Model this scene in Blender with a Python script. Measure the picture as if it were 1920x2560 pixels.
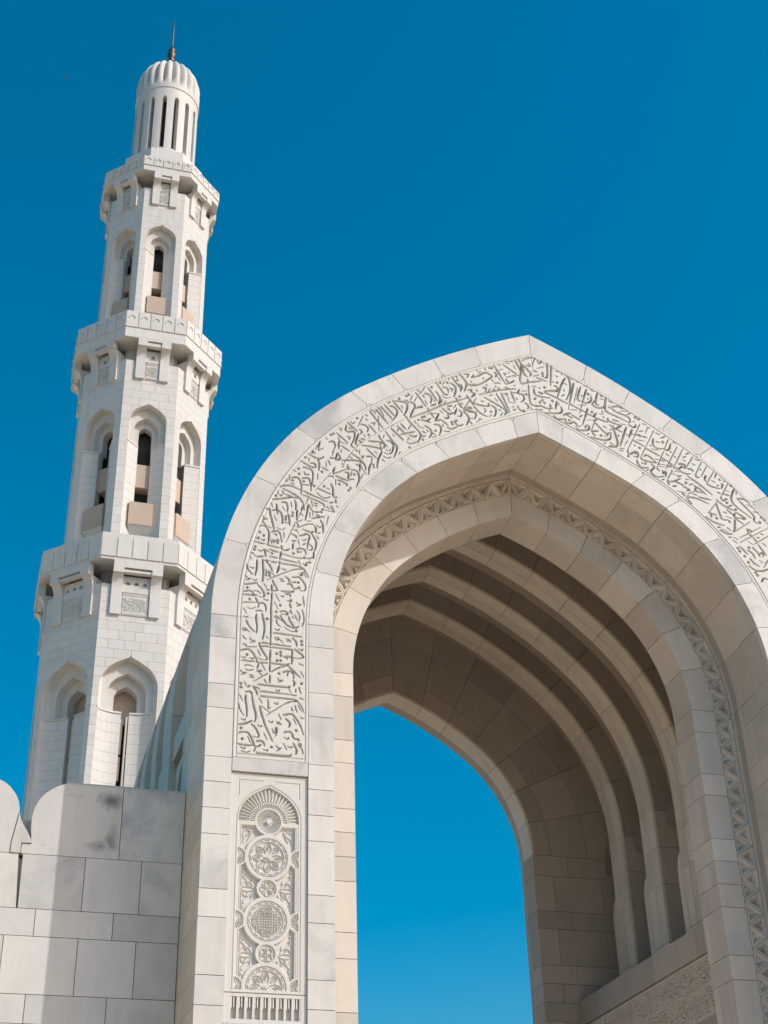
import bpy, math, random
import numpy as np
from mathutils import Matrix, Vector

for o in list(bpy.data.objects):
    bpy.data.objects.remove(o)
scn = bpy.context.scene
COL = scn.collection
R = math.radians

# ------------------------------------------------------------------ camera
CAM = Vector((0.0, -16.0, 1.6))
YAW, PITCH, ROLL = R(16.99), R(32.46), R(-1.70)
cam = bpy.data.cameras.new('camera')
cam.sensor_fit = 'HORIZONTAL'
cam.sensor_width = 36.0
cam.lens = 36.0 * 3586.5 / 1920.0
cam.clip_start, cam.clip_end = 0.1, 4000.0
camo = bpy.data.objects.new('camera', cam)
COL.objects.link(camo)
fw = Vector((math.sin(YAW) * math.cos(PITCH), math.cos(YAW) * math.cos(PITCH), math.sin(PITCH)))
rt = Vector((math.cos(YAW), -math.sin(YAW), 0.0))
up = rt.cross(fw)
rt, up = rt * math.cos(ROLL) + up * math.sin(ROLL), -rt * math.sin(ROLL) + up * math.cos(ROLL)
m = Matrix((rt, up, -fw)).transposed().to_4x4()
m.translation = CAM
camo.matrix_world = m
scn.camera = camo

# ------------------------------------------------------------------ sky, sun, exposure
SUN = Vector((1.451, -1.28, 1.55)).normalized()          # towards the sun
SUN_EL = math.asin(SUN.z)
SUN_AZ = math.atan2(SUN.x, SUN.y)                         # clockwise from +Y
world = bpy.data.worlds.new('World')
scn.world = world
world.use_nodes = True
wn = world.node_tree
wn.nodes.clear()
sky = wn.nodes.new('ShaderNodeTexSky')
sky.sky_type = 'NISHITA'
sky.sun_disc = False
sky.sun_elevation = SUN_EL
sky.sun_rotation = SUN_AZ
sky.altitude = 50
sky.air_density = 1.0
sky.dust_density = 3.0
sky.ozone_density = 2.0
hsv = wn.nodes.new('ShaderNodeHueSaturation')
hsv.inputs['Hue'].default_value = 0.479
hsv.inputs['Saturation'].default_value = 1.74
hsv.inputs['Value'].default_value = 1.0
bg = wn.nodes.new('ShaderNodeBackground')
bg.inputs['Strength'].default_value = 0.15
wo = wn.nodes.new('ShaderNodeOutputWorld')
wn.links.new(sky.outputs[0], hsv.inputs['Color'])
wn.links.new(hsv.outputs[0], bg.inputs['Color'])
wn.links.new(bg.outputs[0], wo.inputs['Surface'])

sl = bpy.data.lights.new('sun', 'SUN')
sl.energy = 2.4
sl.angle = R(0.53)
sl.color = (1.0, 0.98, 0.955)
slo = bpy.data.objects.new('sun', sl)
COL.objects.link(slo)
slo.rotation_euler = SUN.to_track_quat('Z', 'Y').to_euler()
slo.location = (30, -30, 40)

vs = scn.view_settings
vs.view_transform = 'Standard'
vs.look = 'None'
vs.exposure = 0.10
vs.gamma = 1.0
vs.use_curve_mapping = False

# ------------------------------------------------------------------ materials
def nodes(name):
    mt = bpy.data.materials.new(name)
    mt.use_nodes = True
    nt = mt.node_tree
    nt.nodes.clear()
    out = nt.nodes.new('ShaderNodeOutputMaterial')
    bs = nt.nodes.new('ShaderNodeBsdfPrincipled')
    nt.links.new(bs.outputs[0], out.inputs[0])
    return mt, nt, bs

def marble(name, base, grey, vein=0.5, var=0.10, rough=0.55, stain=None, warm=0.0):
    """pale marble: per-stone tone, soft grey clouds and a fine grain"""
    mt, nt, bs = nodes(name)
    N, L = nt.nodes.new, nt.links.new
    geo = N('ShaderNodeNewGeometry')
    oi = N('ShaderNodeObjectInfo')
    mul = N('ShaderNodeVectorMath'); mul.operation = 'SCALE'
    L(oi.outputs['Random'], mul.inputs['Scale'])
    mul.inputs[0].default_value = (37.0, 19.0, 53.0)
    add = N('ShaderNodeVectorMath')
    L(geo.outputs['Position'], add.inputs[0]); L(mul.outputs[0], add.inputs[1])
    n1 = N('ShaderNodeTexNoise')
    n1.inputs['Scale'].default_value = 1.1
    n1.inputs['Detail'].default_value = 7
    n1.inputs['Roughness'].default_value = 0.6
    n1.inputs['Distortion'].default_value = 0.9
    L(add.outputs[0], n1.inputs['Vector'])
    r1 = N('ShaderNodeValToRGB')
    r1.color_ramp.elements[0].position = 0.45; r1.color_ramp.elements[0].color = (0, 0, 0, 1)
    r1.color_ramp.elements[1].position = 0.72; r1.color_ramp.elements[1].color = (1, 1, 1, 1)
    L(n1.outputs['Fac'], r1.inputs[0])
    # how cloudy this very stone is
    pw = N('ShaderNodeMath'); pw.operation = 'MULTIPLY'
    fr = N('ShaderNodeMath'); fr.operation = 'FRACT'
    m7 = N('ShaderNodeMath'); m7.operation = 'MULTIPLY'; m7.inputs[1].default_value = 7.31
    L(oi.outputs['Random'], m7.inputs[0]); L(m7.outputs[0], fr.inputs[0])
    sq = N('ShaderNodeMath'); sq.operation = 'POWER'; sq.inputs[1].default_value = 2.0
    L(fr.outputs[0], sq.inputs[0])
    ma = N('ShaderNodeMath'); ma.operation = 'MULTIPLY_ADD'; ma.inputs[1].default_value = vein; ma.inputs[2].default_value = vein * 0.18
    L(sq.outputs[0], ma.inputs[0])
    L(r1.outputs[0], pw.inputs[0]); L(ma.outputs[0], pw.inputs[1])
    mx = N('ShaderNodeMix'); mx.data_type = 'RGBA'
    mx.inputs['A'].default_value = (*base, 1); mx.inputs['B'].default_value = (*grey, 1)
    L(pw.outputs[0], mx.inputs['Factor'])
    # stone to stone tone
    vr = N('ShaderNodeMapRange'); vr.inputs['To Min'].default_value = 1 - var; vr.inputs['To Max'].default_value = 1 + var * 0.35
    L(oi.outputs['Random'], vr.inputs['Value'])
    n2 = N('ShaderNodeTexNoise'); n2.inputs['Scale'].default_value = 6.0; n2.inputs['Detail'].default_value = 6
    L(add.outputs[0], n2.inputs['Vector'])
    v2 = N('ShaderNodeMapRange'); v2.inputs['To Min'].default_value = 0.955; v2.inputs['To Max'].default_value = 1.045
    L(n2.outputs['Fac'], v2.inputs['Value'])
    vm = N('ShaderNodeMath'); vm.operation = 'MULTIPLY'
    L(vr.outputs[0], vm.inputs[0]); L(v2.outputs[0], vm.inputs[1])
    cm = N('ShaderNodeVectorMath'); cm.operation = 'SCALE'
    L(mx.outputs['Result'], cm.inputs[0]); L(vm.outputs[0], cm.inputs['Scale'])
    col = cm.outputs[0]
    # slow warm / cool drift over the whole building
    n3 = N('ShaderNodeTexNoise'); n3.inputs['Scale'].default_value = 0.45; n3.inputs['Detail'].default_value = 3
    L(add.outputs[0], n3.inputs['Vector'])
    mw = N('ShaderNodeMix'); mw.data_type = 'RGBA'; mw.blend_type = 'MULTIPLY'
    mw.inputs['B'].default_value = (1.0, 0.955, 0.895, 1)
    L(n3.outputs['Fac'], mw.inputs['Factor']); L(col, mw.inputs['A'])
    col = mw.outputs['Result']
    # faint run-off streaks
    sm_ = N('ShaderNodeVectorMath'); sm_.operation = 'MULTIPLY'; sm_.inputs[1].default_value = (7.0, 7.0, 0.55)
    L(add.outputs[0], sm_.inputs[0])
    n5 = N('ShaderNodeTexNoise'); n5.inputs['Scale'].default_value = 1.0; n5.inputs['Detail'].default_value = 5; n5.inputs['Roughness'].default_value = 0.6
    L(sm_.outputs[0], n5.inputs['Vector'])
    r5 = N('ShaderNodeMapRange'); r5.inputs['From Min'].default_value = 0.50; r5.inputs['From Max'].default_value = 0.78; r5.inputs['To Max'].default_value = 0.5
    L(n5.outputs['Fac'], r5.inputs['Value'])
    mst = N('ShaderNodeMix'); mst.data_type = 'RGBA'; mst.blend_type = 'MULTIPLY'; mst.inputs['B'].default_value = (0.80, 0.775, 0.73, 1)
    L(r5.outputs[0], mst.inputs['Factor']); L(col, mst.inputs['A'])
    col = mst.outputs['Result']
    if stain:
        n4 = N('ShaderNodeTexNoise'); n4.inputs['Scale'].default_value = 4.2; n4.inputs['Detail'].default_value = 8
        n4.inputs['Roughness'].default_value = 0.62; n4.inputs['Distortion'].default_value = 1.2
        L(geo.outputs['Position'], n4.inputs['Vector'])
        acc = None
        for cx, cz, rx, rz, s in stain:
            sep = N('ShaderNodeVectorMath'); sep.operation = 'SUBTRACT'; sep.inputs[1].default_value = (cx, 1.35, cz)
            L(geo.outputs['Position'], sep.inputs[0])
            sc = N('ShaderNodeVectorMath'); sc.operation = 'MULTIPLY'; sc.inputs[1].default_value = (1 / rx, 0, 1 / rz)
            L(sep.outputs[0], sc.inputs[0])
            ln = N('ShaderNodeVectorMath'); ln.operation = 'LENGTH'; L(sc.outputs[0], ln.inputs[0])
            mr = N('ShaderNodeMapRange'); mr.inputs['From Min'].default_value = 1.0; mr.inputs['From Max'].default_value = 0.0
            mr.inputs['To Max'].default_value = s
            L(ln.outputs['Value'], mr.inputs['Value'])
            if acc is None: acc = mr.outputs[0]
            else:
                mxx = N('ShaderNodeMath'); mxx.operation = 'MAXIMUM'; L(acc, mxx.inputs[0]); L(mr.outputs[0], mxx.inputs[1]); acc = mxx.outputs[0]
        sm = N('ShaderNodeMath'); sm.operation = 'ADD'; L(n4.outputs['Fac'], sm.inputs[0]); L(acc, sm.inputs[1])
        rs = N('ShaderNodeMapRange'); rs.inputs['From Min'].default_value = 0.78; rs.inputs['From Max'].default_value = 1.3; rs.inputs['To Max'].default_value = 0.8
        L(sm.outputs[0], rs.inputs['Value'])
        ms = N('ShaderNodeMix'); ms.data_type = 'RGBA'; ms.inputs['B'].default_value = (0.10, 0.105, 0.085, 1)
        L(rs.outputs[0], ms.inputs['Factor']); L(col, ms.inputs['A'])
        col = ms.outputs['Result']
    L(col, bs.inputs['Base Color'])
    bs.inputs['Roughness'].default_value = rough
    bs.inputs['Specular IOR Level'].default_value = 0.3
    nb = N('ShaderNodeTexNoise'); nb.inputs['Scale'].default_value = 28; nb.inputs['Detail'].default_value = 5
    L(add.outputs[0], nb.inputs['Vector'])
    bp = N('ShaderNodeBump'); bp.inputs['Strength'].default_value = 0.12; bp.inputs['Distance'].default_value = 0.01
    L(nb.outputs['Fac'], bp.inputs['Height']); L(bp.outputs[0], bs.inputs['Normal'])
    return mt

def plain(name, colr, rough=0.7, metal=0.0, noise=0.0, scale=8.0):
    mt, nt, bs = nodes(name)
    bs.inputs['Roughness'].default_value = rough
    bs.inputs['Metallic'].default_value = metal
    if noise:
        N, L = nt.nodes.new, nt.links.new
        geo = N('ShaderNodeNewGeometry')
        n1 = N('ShaderNodeTexNoise'); n1.inputs['Scale'].default_value = scale; n1.inputs['Detail'].default_value = 6
        L(geo.outputs['Position'], n1.inputs['Vector'])
        mr = N('ShaderNodeMapRange'); mr.inputs['To Min'].default_value = 1 - noise; mr.inputs['To Max'].default_value = 1 + noise
        L(n1.outputs['Fac'], mr.inputs['Value'])
        sc = N('ShaderNodeVectorMath'); sc.operation = 'SCALE'; sc.inputs[0].default_value = colr
        L(mr.outputs[0], sc.inputs['Scale']); L(sc.outputs[0], bs.inputs['Base Color'])
    else:
        bs.inputs['Base Color'].default_value = (*colr, 1)
    return mt

WHITE, GREY = (0.665, 0.653, 0.615), (0.46, 0.465, 0.465)
M = {}
M['marble'] = marble('marble', WHITE, GREY, 1.4, 0.09)
M['carved'] = marble('carved_marble', WHITE, GREY, 0.35, 0.03)
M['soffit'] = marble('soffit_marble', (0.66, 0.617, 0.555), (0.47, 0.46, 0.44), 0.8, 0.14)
M['side'] = marble('shade_tint_marble', (0.70, 0.60, 0.475), (0.52, 0.47, 0.40), 0.7, 0.12)  # warm brown of the shaded flanks put into the base colour
M['rib'] = marble('lit_rib_marble', (0.80, 0.745, 0.66), (0.64, 0.60, 0.53), 0.7, 0.10)  # same stone, lightened to stand for floor bounce on the undersides
M['web'] = marble('shaded_web_stone', (0.37, 0.335, 0.29), (0.29, 0.27, 0.24), 0.6, 0.14)  # shade on the rib fronts put into the colour; same stone as ribs
M['vault'] = marble('shaded_vault_stone', (0.50, 0.455, 0.40), (0.38, 0.36, 0.33), 0.7, 0.16)  # same stone, darkened to stand for the shade inside the vault
M['tower'] = marble('tower_marble', (0.68, 0.665, 0.63), (0.54, 0.56, 0.56), 0.35, 0.06)
M['stained'] = marble('stained_marble', WHITE, (0.48, 0.48, 0.46), 0.8, 0.08,
                      stain=[(1.62, 8.28, 0.30, 0.20, 0.85), (1.66, 7.80, 0.17, 0.42, 0.66), (1.50, 7.70, 0.36, 0.16, 0.6), (1.14, 8.32, 0.30, 0.12, 0.48), (1.28, 7.62, 0.3, 0.1, 0.3), (0.86, 7.66, 0.14, 0.08, 0.38)])
M['mortar'] = plain('mortar', (0.40, 0.36, 0.31), 0.9, 0, 0.15, 5)
M['tan'] = plain('tan_sandstone', (0.53, 0.41, 0.315), 0.75, 0, 0.08, 3)
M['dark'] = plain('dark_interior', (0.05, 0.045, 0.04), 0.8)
M['bronze'] = plain('bronze', (0.17, 0.10, 0.075), 0.45, 0.8, 0.2, 9)
M['paving'] = marble('paving', (0.82, 0.63, 0.45), (0.68, 0.55, 0.41), 0.5, 0.05, 0.6)
M['garden'] = plain('dry_ground', (0.10, 0.095, 0.06), 0.95, 0, 0.3, 0.6)

# ------------------------------------------------------------------ helpers
def tag(o, label, cat, group=None):
    o['label'] = label; o['category'] = cat
    if group: o['group'] = group
    return o

def empty(name, loc, label, cat, group=None):
    o = bpy.data.objects.new(name, None)
    COL.objects.link(o)
    o.location = loc
    o.empty_display_size = 0.5
    return tag(o, label, cat, group)

def link(name, me, parent=None, matw=None):
    o = bpy.data.objects.new(name, me)
    COL.objects.link(o)
    if parent is not None:
        o.parent = parent
        if parent.type == 'EMPTY':
            o.matrix_parent_inverse = Matrix.Translation(-parent.location)
    if matw is not None: o.matrix_local = matw
    return o

def mesh(name, v, f, mat, parent=None, smooth=False):
    me = bpy.data.meshes.new(name)
    me.from_pydata(v, [], f)
    me.materials.append(M[mat])
    if smooth:
        me.polygons.foreach_set('use_smooth', [True] * len(me.polygons))
    me.update()
    return link(name, me, parent)

def fixnorm(me):
    import bmesh
    b = bmesh.new(); b.from_mesh(me); bmesh.ops.recalc_face_normals(b, faces=b.faces); b.to_mesh(me); b.free()

class MB:
    def __init__(s): s.v, s.f = [], []
    def add(s, v, f):
        n = len(s.v); s.v += list(v); s.f += [tuple(i + n for i in q) for q in f]; return s
    def box(s, x0, x1, y0, y1, z0, z1):
        return s.add([(x0, y0, z0), (x1, y0, z0), (x1, y1, z0), (x0, y1, z0), (x0, y0, z1), (x1, y0, z1), (x1, y1, z1), (x0, y1, z1)],
                     [(0, 3, 2, 1), (4, 5, 6, 7), (0, 1, 5, 4), (1, 2, 6, 5), (2, 3, 7, 6), (3, 0, 4, 7)])
    def prism(s, poly, y0, y1):                    # poly in x,z ; extruded in y
        n = len(poly)
        v = [(p[0], y0, p[1]) for p in poly] + [(p[0], y1, p[1]) for p in poly]
        f = [tuple(range(n)), tuple(range(2 * n - 1, n - 1, -1))]
        f += [(i, i + n, (i + 1) % n + n, (i + 1) % n) for i in range(n)]
        return s.add(v, f)
    def lathe(s, prof, cx, cy, n=32, a0=0.0):      # prof of r,z
        v = [(cx + r * math.sin(a0 + 2 * math.pi * k / n), cy - r * math.cos(a0 + 2 * math.pi * k / n), z) for r, z in prof for k in range(n)]
        f = [(i * n + k, i * n + (k + 1) % n, (i + 1) * n + (k + 1) % n, (i + 1) * n + k) for i in range(len(prof) - 1) for k in range(n)]
        return s.add(v, f)
    def build(s, name, mat, parent=None, smooth=False, fix=True):
        o = mesh(name, s.v, s.f, mat, parent, smooth)
        if fix: fixnorm(o.data)
        return o

# ------------------------------------------------------------------ arch profiles (half width, haunch radius, joint angle, crown radius)
XC = 7.338
ZS = 10.36
class Prof:
    def __init__(s, W, r1, th, r2):
        s.W, s.r1, s.th, s.r2 = W, r1, th, r2
        s.c1 = (W - r1, ZS)
        s.c2 = (s.c1[0] + (r1 - r2) * math.cos(th), s.c1[1] + (r1 - r2) * math.sin(th))
    def pt(s, q, d=0.0):
        if q <= 1:
            a = s.th * q; r = s.r1 + d
            return s.c1[0] + r * math.cos(a), s.c1[1] + r * math.sin(a)
        r = s.r2 + d
        ap = math.acos(max(-1, min(1, -s.c2[0] / r)))
        a = s.th + (ap - s.th) * (q - 1)
        return s.c2[0] + r * math.cos(a), s.c2[1] + r * math.sin(a)
OUTER = Prof(4.785, 4.9323, 0.9473, 13.8253)
INNER = Prof(3.187, 3.3693, 1.0534, 14.7158)
RING2 = Prof(2.575, 2.659, 0.8839, 5.7442)
RIBP = Prof(3.775, 3.7603, 0.815, 6.9168)
TF = 1.598
def front(t, q):                                   # t inward from the outer edge of the facade
    a, b = OUTER.pt(q), INNER.pt(q); f = t / TF
    return a[0] + (b[0] - a[0]) * f, a[1] + (b[1] - a[1]) * f
def ring2(t, q): return RING2.pt(q, -t)            # negative t: outward
def ribf(t, q): return RIBP.pt(q, -t)
front.W, ring2.W, ribf.W = OUTER.W, RING2.W, RIBP.W

def arclen(fam, t, q0, q1, n=24):
    p = [fam(t, q0 + (q1 - q0) * i / n) for i in range(n + 1)]
    return sum(math.dist(p[i], p[i + 1]) for i in range(n))

def arch_block(mb, fam, side, q0, q1, ta, tb, y0, y1, g=0.004, dta=0.0, dtb=0.0):
    """one stone of an arch; ta outward edge, tb inward edge; dta/dtb: change of t from y0 to y1"""
    L = arclen(fam, (ta + tb) / 2, q0, q1, 8)
    gq = g / L * (q1 - q0)
    qa, qb = q0 + gq, q1 - gq
    n = max(2, int(L / 0.11))
    v = []
    for i in range(n + 1):
        q = qa + (qb - qa) * i / n
        for t, y in ((ta, y0), (tb, y0), (tb + dtb, y1), (ta + dta, y1)):
            u, z = fam(t, q)
            v.append((XC + side * u, y, z))
    f = [(0, 1, 2, 3), tuple(4 * n + k for k in (3, 2, 1, 0))]
    for i in range(n):
        for k in range(4):
            f.append((4 * i + k, 4 * i + 4 + k, 4 * i + 4 + (k + 1) % 4, 4 * i + (k + 1) % 4))
    mb.add(v, f)
    return mb

def arch_solid(mb, fa, ta, fb, tb, y0, y1, z0=0.0, n=60):
    """whole arch, both jambs to the ground: between curve fa(ta) outside and fb(tb) inside"""
    def curve(f, t):
        c = [(f.W - t, z0)] + [f(t, 2.0 * i / n) for i in range(n + 1)]
        return [(XC + u, z) for u, z in c] + [(XC - u, z) for u, z in reversed(c[:-1])]
    A, B = curve(fa, ta), curve(fb, tb)
    k = len(A)
    v = [(x, y0, z) for x, z in A] + [(x, y0, z) for x, z in B] + [(x, y1, z) for x, z in A] + [(x, y1, z) for x, z in B]
    f = []
    for i in range(k - 1):
        f += [(i, i + 1, k + i + 1, k + i), (2 * k + i, 3 * k + i, 3 * k + i + 1, 2 * k + i + 1),
              (i, 2 * k + i, 2 * k + i + 1, i + 1), (k + i, k + i + 1, 3 * k + i + 1, 3 * k + i)]
    f += [(0, k, 3 * k, 2 * k), (k - 1, 3 * k - 1, 4 * k - 1, 2 * k - 1)]
    return mb.add(v, f)

def q_of_u(fam, t, u):
    lo, hi = 0.0, 2.0
    for _ in range(40):
        mid = (lo + hi) / 2
        if fam(t, mid)[0] > u: lo = mid
        else: hi = mid
    return (lo + hi) / 2

G = 0.004                                          # half a joint
COURSE = [10.36, 10.04, 9.395, 9.07, 8.43, 8.11, 7.785, 7.465, 6.815, 6.49, 5.845, 5.52]
while COURSE[-1] > 0.5:
    COURSE.append(COURSE[-1] - (0.65 if len(COURSE) % 2 == 0 else 0.325))
COURSE.append(0.0)
# ------------------------------------------------------------------ ground
gp = MB().add([(-900, -900, 0), (900, -900, 0), (900, 900, 0), (-900, 900, 0)], [(0, 1, 2, 3)]).build('ground', 'garden', fix=False)
gp['kind'] = 'structure'
pz_ = MB().box(-60, 70, -26, 70, 0.0, 0.004).build('plaza', 'paving', fix=False)
pz_['kind'] = 'structure'
rf_ = MB().box(-70, 2.53, 2.05, 80, 7.10, 7.25).box(12.15, 70, 2.05, 80, 7.10, 7.25).build('bounce_terrace', 'paving', fix=False)  # unseen roof slabs added to bounce warm light onto portal and minaret
rf_['kind'] = 'structure'

# ================================================================== PORTAL
portal = empty('portal', (XC, 4.4, 0), 'tall white marble portal with pointed arch, carved inscription and ribbed vault', 'gateway')

def grid_mesh(name, X, Y, Z, mat, parent, back=None, flip=False):
    """relief surface from 2-D coordinate arrays, closed by a skirt that runs back to y = back"""
    if back is not None:
        ax, val = back
        X, Y, Z = (np.pad(a, 1, mode='edge') for a in (X, Y, Z))
        tgt = X if ax == 'x' else Y
        tgt[0, :] = tgt[-1, :] = val; tgt[:, 0] = tgt[:, -1] = val
    ni, nj = X.shape
    co = np.stack([X, Y, Z], -1).reshape(-1).astype(np.float32)
    idx = np.arange(ni * nj).reshape(ni, nj)
    q = np.stack([idx[:-1, :-1], idx[1:, :-1], idx[1:, 1:], idx[:-1, 1:]], -1).reshape(-1, 4)
    if flip: q = q[:, ::-1]
    me = bpy.data.meshes.new(name)
    me.vertices.add(ni * nj); me.vertices.foreach_set('co', co)
    me.loops.add(q.size); me.loops.foreach_set('vertex_index', q.reshape(-1).astype(np.int32))
    me.polygons.add(len(q)); me.polygons.foreach_set('loop_start', np.arange(0, q.size, 4, dtype=np.int32))
    me.update(calc_edges=True)
    me.materials.append(M[mat])
    return link(name, me, parent)

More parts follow.
